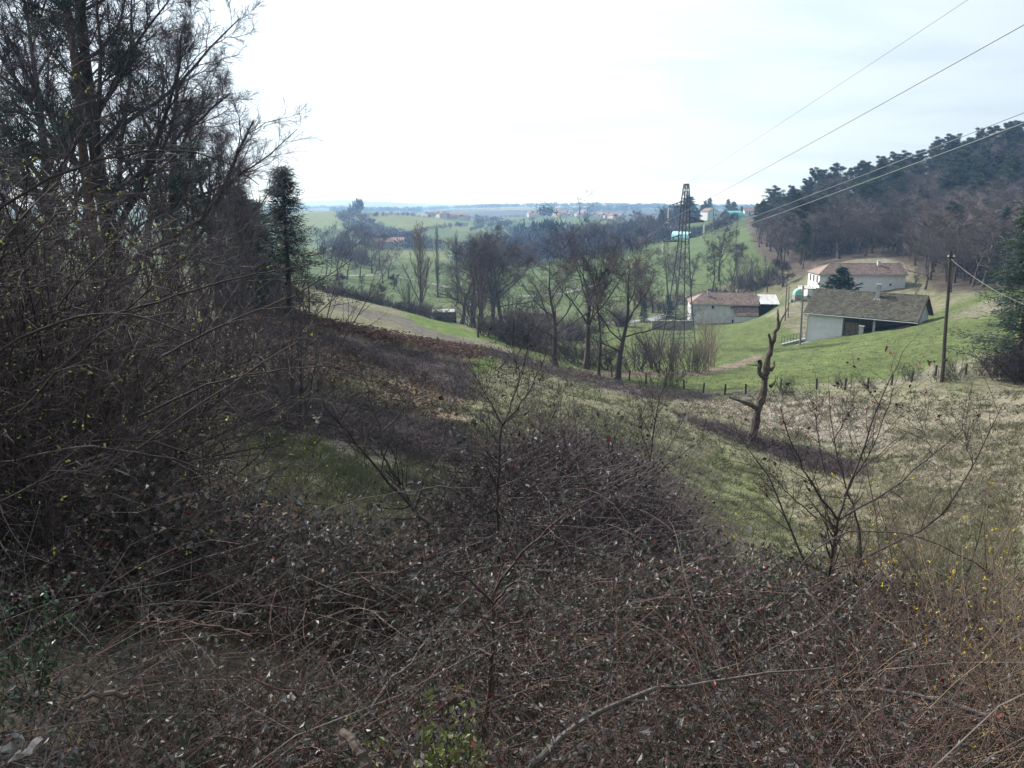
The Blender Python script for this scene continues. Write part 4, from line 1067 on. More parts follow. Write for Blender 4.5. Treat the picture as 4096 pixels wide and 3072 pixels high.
t, c6 = pole(713, 520, 9.5, 'distant thin pole near the village houses', 'wood_dark', 0.2)
def cable(a, b, label, sag=0.8, r=0.009, m='wire'):
    tt = np.linspace(0, 1, 14)[:, None]; p = a + (b - a) * tt - np.array([0, 0, 1.0]) * sag * 4 * tt * (1 - tt)
    g = Geo(); g.tubes(p[None], np.full((1, 14), r), 4); tag(link('overhead_cable', g.mesh('overhead_cable', [M[m]])), label, 'cable', 'cables between the poles')
cable(pw_top - [0, 0, 0.5], at(1045, 312, 44), 'pale cable from the wooden pole to the right picture edge', 0.4)
cable(pw_top - [0, 0, 0.5], at(868, 300, 140), 'pale cable from the wooden pole to the upper house', 0.6)
cable(c1 - [0, 0, 0.4], c2 - [0, 0, 0.3], 'cable from the barn corner pole to the shed pole', 0.7)
cable(c2 - [0, 0, 0.3], c3 - [0, 0, 0.3], 'cable from the shed pole to the thin scrub pole', 1.2)
cable(c3 - [0, 0, 0.3], c4 - [0, 0, 0.3], 'cable between the two thin scrub poles', 0.8, 0.02)
cable(c4 - [0, 0, 0.3], at(722, 250, 260), 'cable from the scrub edge pole towards the hillside', 0.8, 0.02)
cable(c1 - [0, 0, 0.4], at(816, 282, 157), 'cable from the barn corner pole to the upper house', 0.5)

# ---- field shed in the valley
def build_field_shed():
    p = on(445, 152); t = thing('field_shed', 'small flat-roofed shed in the green strip below the poplars', 'shed', p, 0.12)
    g = Geo(); g.box((0.5, 0, 0.7), (3.4, 2.4, 2.2)); part('wall', g, M['dark'], t)
    for k in range(9):
        g = Geo(); g.box((-2.25 + 0.5 * k, 0, 1.95 - 0.01 * (k % 2)), (0.48, 3.2, 0.07), 0, [(1, 0, 0.02), (0, 1, 0.05), (0, -0.05, 1)]); part('roof_sheet', g, M['tin'], t)
    for x in (-2.2, -2.2):
        pass
    for yy in (-1.3, 1.3):
        g = Geo(); g.box((-2.2, yy, 0.8), (0.12, 0.12, 2.3)); part('post', g, M['wood'], t)
build_field_shed()

# ---- tunnels, village on the hillside
def tunnel(px, Y, w, L, h, rz, cover, label, closed=False):
    p = on(px, Y); t = thing('polytunnel', label, 'polytunnel', p, rz)
    a = np.linspace(0, np.pi, 15); n = 8; V, F = [], []
    for k in range(n + 1):
        for q in a: V.append((-L / 2 + L * k / n, math.cos(q) * w / 2, math.sin(q) * h))
    for k in range(n):
        for j in range(14): F.append((k * 15 + j, k * 15 + j + 1, (k + 1) * 15 + j + 1, (k + 1) * 15 + j))
    g = Geo(); g.add(V, F); part('cover', g, M[cover], t)
    for k in (0, n // 2, n):
        g = Geo(); x = -L / 2 + L * k / n + (0.06 if k == 0 else -0.06 if k == n else 0)
        g.tubes(np.array([[(x, math.cos(q) * w / 2 * 1.01, math.sin(q) * h * 1.01) for q in a]]), np.full((1, 15), 0.08), 4); part('hoop', g, M['steel'], t)
    g = Geo(); g.poly([(L / 2 - 0.4, math.cos(q) * w / 2 * 0.98, math.sin(q) * h * 0.98) for q in a]); part('end_panel', g, M['dark'], t)
    g = Geo(); g.box((0, 0, 0.2), (L, w * 0.9, 0.5)); part('stored_bales', g, M['dark'], t)
tunnel(682, 430, 8, 10.5, 4.2, math.radians(-28), 'teal_pale', 'pale turquoise half-round tunnel shelter on the green hillside, behind the pylon')
tunnel(732, 545, 11, 13, 5.0, math.radians(28 - 180), 'teal', 'dark green half-round tunnel shelter beside the village at the wood edge')
def village_house(px, Y, w, d, h, rise, rz, label, wall='render_', roof='tile_red', win=2, group='village houses on the hill'):
    p = on(px, Y); t, rf, zo = gable_house('house', label, (p[0] - w / 2, p[1], p[2] - 0.2), math.radians(rz), w, d, h, rise, wall=wall, roof=roof, rows=0, over=0.4, group=group)
    for k in range(win): window(t, w * (k + 1) / (win + 1), h * 0.6, 0.9, 1.3, sill=False)
    return t
# gable-fronted white house: its ridge runs away from the viewer
def gable_front():
    p = on(713, 560); t, rf, zo = gable_house('house', 'tall white gabled house standing out in the hill village', (p[0] + 3.5, p[1], p[2] - 0.3), math.radians(104), 11, 8.2, 6.2, 2.3, rows=0, over=0.4, group='village houses on the hill')
    for y_, z in ((2.4, 3.6), (4.2, 3.6), (3.2, 0.9)):
        g = Geo(); g.box((-0.03, y_ - 0.6, z), (0.1, 0.8, 1.5)); part('window', g, M['glass'], t)
gable_front()
village_house(724, 562, 9, 7, 3.4, 1.5, 4, 'low white wing joined to the right of the tall gabled house', win=3)
village_house(669, 470, 5.5, 6, 3.6, 1.6, 62, 'small pale gabled hut above the turquoise tunnel', win=1, roof='tile_red')
village_house(676, 480, 10, 6, 2.8, 1.2, 5, 'low red-brown shed right of the small pale hut', wall='stone', win=0)
for k, (px, Y, w, h, ri, rz, lab) in enumerate([(700, 575, 10, 3.8, 2, -12, 'red-roofed house left of the tall gabled house'), (742, 640, 14, 4, 2.2, 8, 'long red-roofed house right of the white wing'), (752, 620, 12, 4.2, 2.1, -6, 'red-roofed house at the wood edge beside the green tunnel'),
        (760, 650, 13, 4, 2.4, 5, 'rightmost village house, its roof half behind wood trees'), (747, 680, 11, 4.5, 2.2, 16, 'small red roof behind the long village house'), (689, 600, 9, 3.6, 1.9, 14, 'orange-roofed house among the conifers'), (651, 520, 9, 4, 2, 10, 'pale house low among bare trees left of the pylon'), (633, 560, 8, 4, 2, -8, 'small house in bare trees at the road bend')]):
    village_house(px, Y, w, 7.5, h, ri, rz, lab)
p = on(669, 466); g = Geo(); g.box((0, 0, 0.5), (4.2, 2.2, 1.1), 0, [(0.98, 0.2, 0), (-0.2, 0.98, 0), (0, 0, 1)]); g.box((0.4, 0, 1.15), (2.6, 1.8, 0.4), 0, [(0.98, 0.2, 0), (-0.2, 0.98, 0), (0, 0, 1)]); o = link('blue_sheet', g.mesh('blue_sheet', [M['bluesheet']]), None, p); tag(o, 'blue sheeted stack on the grass beside the small pale hut', 'sheeted stack')
for k, (px, Y, H, w) in enumerate([(705, 610, 15, 0.8), (708, 615, 17, 1.0), (728, 590, 14, 1.0), (733, 600, 12, 1.6), (741, 560, 8, 0.8), (697, 560, 10, 1.3), (686, 545, 19, 1.8), (676, 555, 13, 1.6), (668, 540, 11, 1.7), (662, 550, 12, 1.5), (690, 560, 14, 1.5), (701, 640, 13, 1.4)]):
    stand(f'spruce{k % 2}', px, Y, H, 'dark conifer among the hill village houses', 'conifer_tree', 'conifer', 'conifers of the hill village', wide=w * 1.9)
for k in range(46):
    px = 566 + (k * 37.7) % 120; Y = 430 + (k * 71.3) % 170
    if px > 672 and Y < 520: continue
    stand(f'wood{k % 4}', px, Y, 10 + (k * 7) % 6, 'leafless tree in the band of trees below the hill village', group='trees below the hill village', wide=1.5)
# ------------------------------------------------------------------ trees and shrubs near the viewer
def leaf_mat(name, top, under, rough=0.45, island=0.35, spec=0.4, trans=0.1):
    m = bpy.data.materials.new(name); m.use_nodes = True
    N, L = m.node_tree.nodes, m.node_tree.links; b = N['Principled BSDF']
    b.inputs['Roughness'].default_value = rough; b.inputs['Specular IOR Level'].default_value = spec
    g = N.new('ShaderNodeNewGeometry'); mx = N.new('ShaderNodeMix'); mx.data_type = 'RGBA'
    mx.inputs[6].default_value = (*top, 1); mx.inputs[7].default_value = (*under, 1); L.new(g.outputs['Backfacing'], mx.inputs[0])
    k = N.new('ShaderNodeMapRange'); k.inputs['To Min'].default_value = 1 - island; k.inputs['To Max'].default_value = 1 + island; L.new(g.outputs['Random Per Island'], k.inputs['Value'])
    v = N.new('ShaderNodeVectorMath'); v.operation = 'SCALE'; L.new(mx.outputs[2], v.inputs[0]); L.new(k.outputs[0], v.inputs['Scale']); L.new(v.outputs[0], b.inputs['Base Color'])
    if trans:
        t = N.new('ShaderNodeBsdfTranslucent'); L.new(v.outputs[0], t.inputs['Color']); ms = N.new('ShaderNodeMixShader'); ms.inputs[0].default_value = trans
        L.new(b.outputs[0], ms.inputs[1]); L.new(t.outputs[0], ms.inputs[2]); L.new(ms.outputs[0], N['Material Output'].inputs['Surface'])
    return m
M.update(
    coto=leaf_mat('cotoneaster leaves', (0.040, 0.050, 0.034), (0.13, 0.118, 0.112), 0.45, 0.45, 0.4, 0.3),
    bramble_leaf=leaf_mat('bramble leaves', (0.030, 0.036, 0.028), (0.12, 0.116, 0.115), 0.5, 0.5, 0.35, 0.25),
    red_leaf=leaf_mat('red winter leaves', (0.16, 0.022, 0.018), (0.13, 0.05, 0.04), 0.5, 0.4),
    dry_leaf=leaf_mat('withered dark pods', (0.035, 0.027, 0.022), (0.05, 0.04, 0.032), 0.8, 0.3, 0.2, 0.0),
    brown_leaf=leaf_mat('dead brown leaves', (0.20, 0.13, 0.085), (0.25, 0.19, 0.14), 0.8, 0.4, 0.2),
    bud=leaf_mat('opening yellow green buds', (0.30, 0.32, 0.06), (0.30, 0.32, 0.08), 0.6, 0.35, 0.3, 0.25),
    flower=leaf_mat('yellow forsythia flowers', (0.75, 0.58, 0.03), (0.70, 0.52, 0.04), 0.6, 0.2, 0.3, 0.3),
    green_leaf=leaf_mat('variegated yellow green leaves', (0.10, 0.12, 0.025), (0.14, 0.15, 0.05), 0.4, 0.5, 0.4, 0.2),
    deep_leaf=leaf_mat('dark green glossy leaves', (0.025, 0.06, 0.02), (0.05, 0.09, 0.04), 0.4, 0.4, 0.4, 0.15),
    stem_red=mat('reddish stems', (0.088, 0.046, 0.038), 0.7, 0.3, 9, island=0.35),
    stem_purple=mat('purplish bramble canes', (0.075, 0.055, 0.056), 0.75, 0.3, 7, island=0.4),
    stem_brown=mat('brown shrub stems', (0.056, 0.042, 0.039), 0.8, 0.3, 8, island=0.35),
    stem_grey=mat('grey silvery stems', (0.105, 0.09, 0.08), 0.75, 0.35, 14, 0.3, island=0.3),
    stem_tan=mat('tan forsythia stems', (0.155, 0.112, 0.078), 0.75, 0.25, 9, island=0.35),
    limb=mat('mossy dark limb', (0.062, 0.052, 0.04), 0.95, 0.4, 10, 0.5),
    dead=mat('weathered dead wood', (0.135, 0.10, 0.078), 0.9, 0.5, 3.0, 0.9, col2=(0.045, 0.035, 0.03)),
    bracken=leaf_mat('dead rust bracken', (0.122, 0.078, 0.064), (0.115, 0.078, 0.066), 0.9, 0.45, 0.1, 0.2),
    blade=mat('grass blades', (0.155, 0.146, 0.092), 0.9, 0.3, 0.35, island=0.45, col2=(0.10, 0.115, 0.05), trans=0.2, spec=0.1),
    blade_green=mat('green grass blades', (0.086, 0.118, 0.034), 0.9, 0.3, 0.5, island=0.4, trans=0.2, spec=0.1),
    straw=mat('dry pale grass', (0.205, 0.178, 0.128), 0.9, 0.2, 1.0, island=0.4, trans=0.2, spec=0.1),
    broom=mat('dark green broom twigs', (0.085, 0.09, 0.05), 0.85, 0.25, 2, island=0.4),
    rag=mat('white torn leaf', (0.26, 0.23, 0.21), 0.8, 0.1, 12),
)
rnd = np.random.default_rng(77)

# ---- large bare oak and pine at left
gt, gc, tips = tree_geo(19, 0.42, dict(frac=0.95, K=10, wob=0.05, up=0.12, taper=0.12), [
    dict(n=24, t0=0.14, t1=0.98, a0=38, a1=72, ratio=0.60, shape=lambda t: 1.1 - 0.8 * t, K=9, wob=0.10, up=0.09, taper=0.2, rk=0.46),
    dict(n=13, t0=0.15, t1=1.0, a0=22, a1=55, ratio=0.36, shape=0.5, K=6, wob=0.14, up=0.07, rk=0.55),
    dict(n=8, t0=0.15, t1=1.0, a0=22, a1=55, ratio=0.42, shape=0.4, K=4, wob=0.18, up=0.05, rk=0.6)], (11, 0.1, 18, 55, 0.7, 0.0075), 300, minr=0.007)
proto('big_oak', gt, gc, 19, M['bark'], M['twig'])
plant('big_oak', on(128, 32, 0.3), 19.0, 'great bare oak with fan of fine branches reaching over the slope at left', rz=0.6, wide=1.12)
plant('big_oak', on(176, 46, 0.3), 17, 'bare oak standing between the great oak and the slope pines', rz=1.9, wide=1.0)
plant('big_oak', on(222, 56, 0.3), 13.8, 'lower bare oak close behind the slope pines', rz=5.0, wide=1.0)
plant('big_oak', on(60, 41, 0.3), 18.5, 'second great bare oak behind the tall pine, nearer the left edge', rz=3.6, wide=0.95)
gt, gc = pine_geo(21, 0.32, 310, base=0.22, spread=0.24, nb=38, n2=9, clump=42, nl=0.32, nw=0.05, sizeclump=0.38, cone=0.55, a0=60, a1=100)
proto('tall_pine', gt, gc, 21, M['bark_pine'], [M['needle'], M['bark_pine']])
plant('tall_pine', on(110, 29, 0.3), 19.5, 'tall dark pine with drooping needle clumps among the bare oaks at left', 'pine_tree', 'pine tree', rz=1.0, wide=0.85)
plant('tall_pine', on(205, 44, 0.3), 11.0, 'smaller dark pine low behind the oak branches, left of the two slope pines', 'pine_tree', 'pine tree', rz=2.0, wide=1.1)
gt, gc = spruce_geo(11.5, 320, w=0.25, nb=105, clump=125, nl=0.36, nw=0.048, base=0.04, droop=0.12, rag=(0.45, 1.3), fluff=0.24); proto('slope_pine', gt, gc, 11.5, M['bark_pine'], [M['needle'], M['bark_pine']])
gt, gc = pine_geo(11.5, 0.22, 323, base=0.12, spread=0.27, nb=60, n2=7, clump=28, nl=0.40, nw=0.038, sizeclump=0.32, cone=0.85, droop=0.2, a0=70, a1=105)
proto('thin_pine', gt, gc, 11.5, M['bark_pine'], [M['needle'], M['bark_pine']])
plant('slope_pine', on(290, 60), 11.4, 'dark pine at the rim of the rusty slope, rightmost of the left trees', 'pine_tree', 'pine tree', rz=0.4, wide=1.6)
plant('thin_pine', on(254, 63), 9.4, 'sparser pine just left of the dark slope-rim pine', 'pine_tree', 'pine tree', rz=2.4)
plant('slope_pine', on(264, 68), 9.5, 'broad dark pine just behind the slope-rim pine', 'pine_tree', 'pine tree', rz=3.1, wide=1.5)
plant('slope_pine', on(243, 59), 9.2, 'dark pine between the sparser pine and the oaks', 'pine_tree', 'pine tree', rz=5.1, wide=1.5)
plant('thin_pine', on(228, 70), 9.0, 'shadowy pine half hidden behind oak branches on the slope rim', 'pine_tree', 'pine tree', rz=4.4)
# thicket of thin upright trees
for i in range(3):
    gt, gc, _ = coppice(330 + i, 7.5, 9, 0.22, 9, r=0.05, twigr=0.006, n1=12, tl=0.6); proto(f'thicket{i}', gt, gc, 7.5, M['twig'], M['twig'])
TH = [(-14.5, 20), (-12.2, 18.5), (-10.8, 21), (-13.0, 24), (-9.8, 24.5), (-15.5, 27), (-12, 28), (-8.6, 20), (-11.5, 33), (-17, 33), (-9.2, 30), (-16.2, 22.5), (-7.6, 26)]
for k, (x, y) in enumerate(TH):
    plant(f'thicket{k % 3}', onxy(x, y), 5.0 + (k * 37 % 10) * 0.26, 'thin many-stemmed bare tree in the thicket at the left edge', 'thicket_tree', 'tree', 'thicket at the left edge', wide=1.1)
# limb tree entering at the top left
gt, gc, _ = tree_geo(11, 0.2, dict(frac=0.9, K=8, wob=0.06, up=0.1, taper=0.2), [
    dict(n=13, t0=0.3, t1=1.0, a0=30, a1=60, ratio=0.5, shape=0.4, K=8, wob=0.13, up=0.10, rk=0.55),
    dict(n=8, t0=0.2, t1=1.0, a0=25, a1=60, ratio=0.38, shape=0.4, K=5, wob=0.2, up=0.04, rk=0.5)], (12, 0.1, 20, 60, 0.5, 0.005), 341, minr=0.006)
proto('limb_tree', gt, gc, 11, M['limb'], M['limb'])
plant('limb_tree', onxy(-10.4, 12.5), 9.8, 'near bare tree whose mossy dark limbs enter at the top left corner', rz=2.2)

# ---- right edge pines
plant('slope_pine', on(1018, 57), 13.2, 'dark green pine at the right picture edge beside the fence', 'pine_tree', 'pine tree', rz=1.4, wide=1.45)
plant('slope_pine', on(1058, 60), 14, 'taller pine behind, cut by the right picture edge', 'pine_tree', 'pine tree', rz=2.9, wide=1.0)
gt, gc, _ = coppice(350, 2.2, 26, 0.7, 10, r=0.018, n1=8, tl=0.4, twigr=0.008); proto('dark_scrub', gt, gc, 2.2, M['stem_brown'], M['stem_brown'])
for k, (px, Y, H) in enumerate([(1000, 55, 2.0), (1012, 56, 2.6), (1026, 54, 2.4), (1040, 54, 3)]):
    plant('dark_scrub', on(px, Y), H, 'dark bare bush under the right edge pine', 'bush', 'bush', 'bushes under the right edge pine', wide=1.2)

# ---- dead snag
def chain_px(pts, Y, K=10, s=0.46293, dy=0.0):
    """picture polyline (2212 px wide) to a smooth 3-D polyline at distance Y, drifting dy in depth"""
    p = np.array(pts, float) * s; n = len(p); tt = np.linspace(0, n - 1, K)
    x, y = np.interp(tt, range(n), p[:, 0]), np.interp(tt, range(n), p[:, 1])
    for _ in range(2): x[1:-1] = (x[:-2] + 2 * x[1:-1] + x[2:]) / 4; y[1:-1] = (y[:-2] + 2 * y[1:-1] + y[2:]) / 4
    return np.array([at(a, b, Y + dy * k / (K - 1)) for k, (a, b) in enumerate(zip(x, y))])
def build_snag():
    Y = 45.0; b = hit(752, 442); Y = float(b[1])
    t = thing('dead_tree', 'broken dead tree trunk with a few stubs, standing in the gully', 'dead tree', b)
    o = b
    def lim(name, pts, r0, r1, K=10, dy=0.0, sides=8, jag=0.12):
        P = chain_px(pts, Y, K, dy=dy) - o; R = np.linspace(r0, r1, K) * (1 + jag * rnd.uniform(-1, 1, K)); P[1:-1] += rnd.normal(size=(K - 2, 3)) * r0 * 0.10
        g = Geo(); g.tubes(P[None], R[None], sides); part(name, g, M['dead'], t); return P, R
    P, R = lim('trunk', [(1620, 968), (1626, 940), (1636, 890), (1650, 845), (1654, 800), (1660, 765), (1672, 730), (1682, 700)], 0.30, 0.11, 26, jag=0.22)
    lim('limb', [(1641, 884), (1618, 872), (1598, 866), (1576, 858)], 0.17, 0.05, 9, -0.8)
    lim('limb', [(1657, 818), (1642, 812), (1638, 800), (1645, 788), (1640, 780)], 0.15, 0.12, 9, -0.3)
    lim('stub', [(1645, 788), (1630, 789), (1612, 787)], 0.06, 0.015, 6, -0.4, 5)
    lim('stub', [(1664, 835), (1672, 828), (1676, 818)], 0.13, 0.03, 5, 0.3, 6)
    lim('stub', [(1664, 800), (1674, 790), (1672, 780)], 0.12, 0.05, 5, 0.3, 6)
    lim('stub', [(1668, 748), (1663, 730), (1661, 722)], 0.11, 0.06, 5, -0.3, 6)
    lim('limb', [(1680, 708), (1688, 690), (1697, 675), (1706, 655)], 0.08, 0.015, 8, 0.4, 5)
    lim('limb', [(1681, 702), (1680, 684), (1681, 668)], 0.10, 0.03, 6, 0.0, 6)
    for k in range(7):                                   # splinters and torn bark along the trunk
        i = 3 + k * 3; g = Geo(); d = np.array([rnd.normal() * 0.5, -0.4 + rnd.normal() * 0.3, 1.0]); d /= np.linalg.norm(d)
        q = P[i] + np.array([rnd.normal() * 0.1, -R[i] * 0.8, 0]); g.tubes(np.array([[q, q + d * 0.22, q + d * 0.42 + [0.04 * rnd.normal(), 0, 0]]]), np.array([[0.09, 0.06, 0.01]]), 4); part('splinter', g, M['dead'], t)
build_snag()

# ---- fence on the meadow edge
def build_fence():
    rows = [(612, 377), (629, 381), (646, 384.5), (665, 388), (684, 391), (703, 393.5), (724.5, 396.5), (745.8, 396), (780, 392), (816.5, 391), (845, 390.5), (867.5, 388.5), (891, 386.5), (911, 383.5), (935, 379), (965, 378), (995, 376), (1024, 375)]
    t = thing('post_and_wire_fence', 'post and wire fence of thin dark stakes round the green field', 'fence', hit(745, 396))
    o = np.array(t.location)
    ps = []
    for k, (px, py) in enumerate(rows):
        p = hit(px, py, 40) - o; ln = rnd.normal(size=2) * 0.05; h = 0.85 + 0.15 * rnd.random()
        g = Geo(); g.tubes(np.array([[p - [0, 0, 0.3], p + [ln[0] * .5, ln[1] * .5, h * 0.5], p + [ln[0], ln[1], h]]]), np.array([[0.085, 0.08, 0.075]]), 6); part('post', g, M['wood_dark'], t); ps.append(p + [ln[0], ln[1], h])
    for dz in (0.08, 0.36):
        g = Geo(); g.tubes((np.array(ps) - [0, 0, dz])[None], np.full((1, len(ps)), 0.006), 3); part('fence_wire', g, M['wire_dark'], t)
build_fence()
for k in range(26):
    px = 333 + 3.6 * k + rnd.uniform(-1, 1); Y = 172 + 0.4 * k + (k % 3) * 5
    p = on(px, Y); t = tag(link('vine_stake', None, None, p), 'short dark stake in the rows below the orchard trees', 'stake', 'vineyard stakes in the valley')
    g = Geo(); g.tubes(np.array([[(0, 0, -0.2), (0.03, 0, 1.5)]]), np.array([[0.07, 0.06]]), 5); part('stake', g, M['wood_dark'], t)
# small bushes on the fence line
gt, gc, _ = coppice(360, 1.3, 20, 0.45, 6, r=0.012, n1=4, tl=0.35, twigr=0.009); proto('broom_bush', gt, gc, 1.3, M['broom'], M['broom'])
for k, (px, py, H, lab) in enumerate([(676, 389, 1.9, 'dark green broom bush by the fence, left of the dead tree'), (788, 395, 1.5, 'leaning broom bush right of the dead tree'), (839, 389, 1.3, 'broom bush by a stake below the barn'), (907, 382, 1.4, 'double broom bush between two fence stakes'), (955, 379, 1.4, 'broom bush right of the wooden pole'), (978, 378, 1.1, 'small broom bush near the right edge pine'), (938, 383, 1.0, 'low scrub at the foot of the wooden pole'), (948, 383, 1.1, 'brown scrub just right of the pole foot'), (868, 388, 0.9, 'low broom bush in the middle of the fence line'), (700, 315, 1.2, 'small bush beside the farmhouse wall')]):
    plant('broom_bush', hit(px, py, 40), H, lab, 'broom_bush', 'bush', wide=1.2)
# coppice clump below the pylon, scrub in the valley
for k, (px, Y, H, key, lab, nm, w) in enumerate([(705, 86, 6.8, 'shoots', 'tall pale many-stemmed coppice at the right foot of the pylon', 'coppiced_tree', 1.1), (712, 88, 6.0, 'shoots', 'pale coppice shoots at the right end of the pylon thicket', 'coppiced_tree', 0.9),
        (660, 82, 5.6, 'coppice0', 'arching dark coppice left of the pylon foot', 'coppiced_tree', 1.3), (672, 84, 4.2, 'coppice1', 'dark shrub before the pylon legs', 'coppiced_tree', 1.4), (688, 85, 3.6, 'coppice0', 'low dense shrub under the pylon', 'coppiced_tree', 1.5), (697, 84, 3.4, 'coppice1', 'rusty tangled shrub at the foot of the tall pale coppice', 'coppiced_tree', 1.3), (640, 80, 4.0, 'coppice1', 'low twiggy shrub right of the fence trees', 'coppiced_tree', 1.4), (652, 88, 4.4, 'coppice0', 'twiggy shrub behind the arching coppice', 'coppiced_tree', 1.3)]):
    stand(key, px, Y, H, lab, nm, 'shrub', wide=w)
for k, (px, Y, H) in enumerate([(520, 96, 4), (530, 94, 3.5), (541, 92, 3.6), (508, 100, 4.2), (496, 104, 3.6), (486, 104, 2.6), (552, 88, 3), (567, 84, 3.2), (574, 80, 2.4), (606, 78, 2.6), (628, 78, 2.5), (592, 82, 2.8), (532, 104, 4.6), (545, 112, 5)]):
    stand('scrub' if k % 2 else 'coppice0', px, Y, H, 'leafless bush in the scrub belt behind the fence trees', 'scrub_bush', 'bush', 'scrub belt behind the fence trees', wide=1.6)
for k in range(20):
    px = 522 + (k * 47.3) % 140; Y = 100 + (k * 31.7) % 95
    stand(('scrub', 'coppice0', 'coppice1')[k % 3], px, Y, rnd.uniform(2.2, 4.6), 'leafless bush in the scrubby hollow between the fence trees and the lane', 'scrub_bush', 'bush', 'scrub in the hollow behind the fence trees', wide=1.6)
for k in range(26):
    px = 318 + 5.2 * k + rnd.uniform(-2, 2); Y = float(np.interp(px, [318, 380, 450], [148, 158, 138]))
    stand('scrub', px, Y + rnd.uniform(-2, 2), rnd.uniform(1.6, 3.0), 'low bramble bush of the hedge below the valley meadow', 'hedge_bush', 'bush', 'hedge below the valley meadow', wide=1.6)
for k in range(20):
    px = 640 + 7.4 * k + rnd.uniform(-3, 3); Y = 196 + rnd.uniform(-8, 14) 
    stand('scrub' if k % 3 else 'coppice1', px, Y, rnd.uniform(2.4, 5), 'leafless bush in the scrub behind the low farmhouse', 'scrub_bush', 'bush', 'scrub behind the low farmhouse', wide=1.5)
stand('spruce1', 644, 172, 5.0, 'dark evergreen shrub beside the lane left of the pylon', 'evergreen_shrub', 'shrub', wide=1.6)
stand('spruce0', 669, 178, 5.6, 'dark round evergreen behind the pylon, left of the farmhouse', 'evergreen_shrub', 'shrub', wide=1.9)

# ---- woods and hedgerows of the far hills
def far_trees(name, pts, hh, ww, m):
    """crowns of small upright twigs with a short bole, joined: far masses"""
    g = Geo(); pts = np.asarray(pts); n = len(pts); k = 24
    h = hh * rnd.uniform(0.7, 1.25, n)
    C = np.repeat(pts, k, 0); H = np.repeat(h, k); W = np.repeat(ww * rnd.uniform(0.75, 1.3, n), k)
    a = rnd.random(n * k) * 6.283; r = np.sqrt(rnd.random(n * k)); zf = rnd.random(n * k)
    rad = W * r * np.sqrt(np.clip(1 - (zf * 1.5 - 0.6) ** 2, 0.05, 1))
    B = C + np.c_[np.cos(a) * rad * 0.6, np.sin(a) * rad * 0.6, H * (0.12 + 0.62 * zf)]
    T = B + np.c_[np.cos(a) * rad * 0.5, np.sin(a) * rad * 0.5, H * rnd.uniform(0.14, 0.32, n * k)]
    g.cones(B, T, H * 0.046, 0)
    g.cones(pts - [0, 0, 0.5], pts + np.c_[np.zeros((n, 2)), h * 0.9], h * 0.025, 0)
    o = link(name, g.mesh(name, [m])); o['kind'] = 'stuff'
    return o
def scatter(poly, y0, y1, n, jitter=True):
    """ground points seen inside a picture outline between two distances"""
    out = []; poly = [(float(a), float(b)) for a, b in poly]
    xs = np.array(poly); tries = 0
    P = np.empty((0, 3))
    while len(P) < n and tries < 30:
        tries += 1
        px = rnd.uniform(xs[:, 0].min(), xs[:, 0].max(), 6000); Y = np.exp(rnd.uniform(np.log(y0), np.log(y1), 6000))
        X = (px - 512) / F_PX * Y * 1.02; Z = ht(X, Y); a, b = project(X, Y, Z)
        k = inpoly(a, b, poly); P = np.concatenate([P, np.c_[X, Y, Z][k]])
    return P[:n]
M['far_wood'] = mat('far leafless wood', (0.095, 0.078, 0.09), 0.95, 0.25, 0.02, island=0.3)
M['far_green'] = mat('far evergreen wood', (0.045, 0.06, 0.05), 0.95, 0.3, 0.02, island=0.3)
far_trees('ravine_wood', np.concatenate([scatter([(452, 264), (480, 248), (520, 243), (580, 242), (640, 240), (640, 258), (600, 268), (540, 276), (500, 274), (470, 270)], 400, 760, 430), scatter([(590, 240), (680, 228), (676, 240), (620, 252)], 400, 700, 90)]), 10, 7, M['far_wood'])
far_trees('hill_wood', np.concatenate([scatter([(335, 214), (355, 212), (372, 224), (400, 236), (420, 244), (450, 252), (470, 250), (470, 262), (430, 256), (390, 250), (362, 240), (340, 226)], 500, 1150, 240), scatter([(470, 214), (500, 222), (530, 232), (560, 238), (520, 244), (480, 232)], 600, 1200, 80)]), 8, 7, M['far_wood'])
hed = []
for line, Y0, Y1, n in [([(320, 234), (345, 238), (372, 248)], 620, 560, 30), ([(400, 244), (430, 238), (470, 230)], 700, 900, 60), ([(470, 234), (500, 228), (540, 222)], 820, 1150, 50), ([(540, 236), (580, 230), (640, 226)], 700, 950, 50), ([(500, 222), (560, 226), (600, 228)], 1000, 950, 40), ([(340, 224), (380, 222), (430, 220)], 880, 980, 40), ([(320, 262), (350, 266), (372, 272)], 400, 330, 40), ([(322, 246), (350, 250)], 520, 470, 24), ([(560, 220), (620, 218), (690, 218)], 1400, 1500, 70), ([(440, 216), (520, 216), (600, 214)], 1600, 1900, 90), ([(320, 217), (400, 216), (470, 218)], 1300, 1500, 80), ([(500, 212), (600, 213), (740, 212)], 2100, 2100, 120), ([(320, 212), (420, 213), (500, 211)], 2300, 2400, 100), ([(636, 240), (660, 244), (700, 236)], 470, 430, 50), ([(690, 244), (720, 236), (745, 228)], 420, 480, 50)]:
    l = np.array(line, float); f = np.sort(rnd.random(n)); c = np.interp(f * (len(l) - 1), range(len(l)), l[:, 0]); Yy = Y0 + (Y1 - Y0) * f + rnd.normal(size=n) * 6
    for a, b in zip(c, Yy): hed.append(on(a, b))
far_trees('hedgerows', hed, 5.0, 3.2, M['far_wood'])
ridge = []
for a, b, Y, n in [(340, 440, 3600, 160), (430, 500, 3300, 120), (480, 585, 3000, 150), (585, 760, 2950, 260), (300, 345, 3600, 70), (740, 800, 3000, 60), (640, 760, 2300, 90), (560, 640, 2100, 60), (330, 420, 2400, 90)]:
    for k in range(n): ridge.append(on(rnd.uniform(a, b), Y * rnd.uniform(0.97, 1.06)))
far_trees('ridge_woods', ridge, 17, 17, M['far_green'])
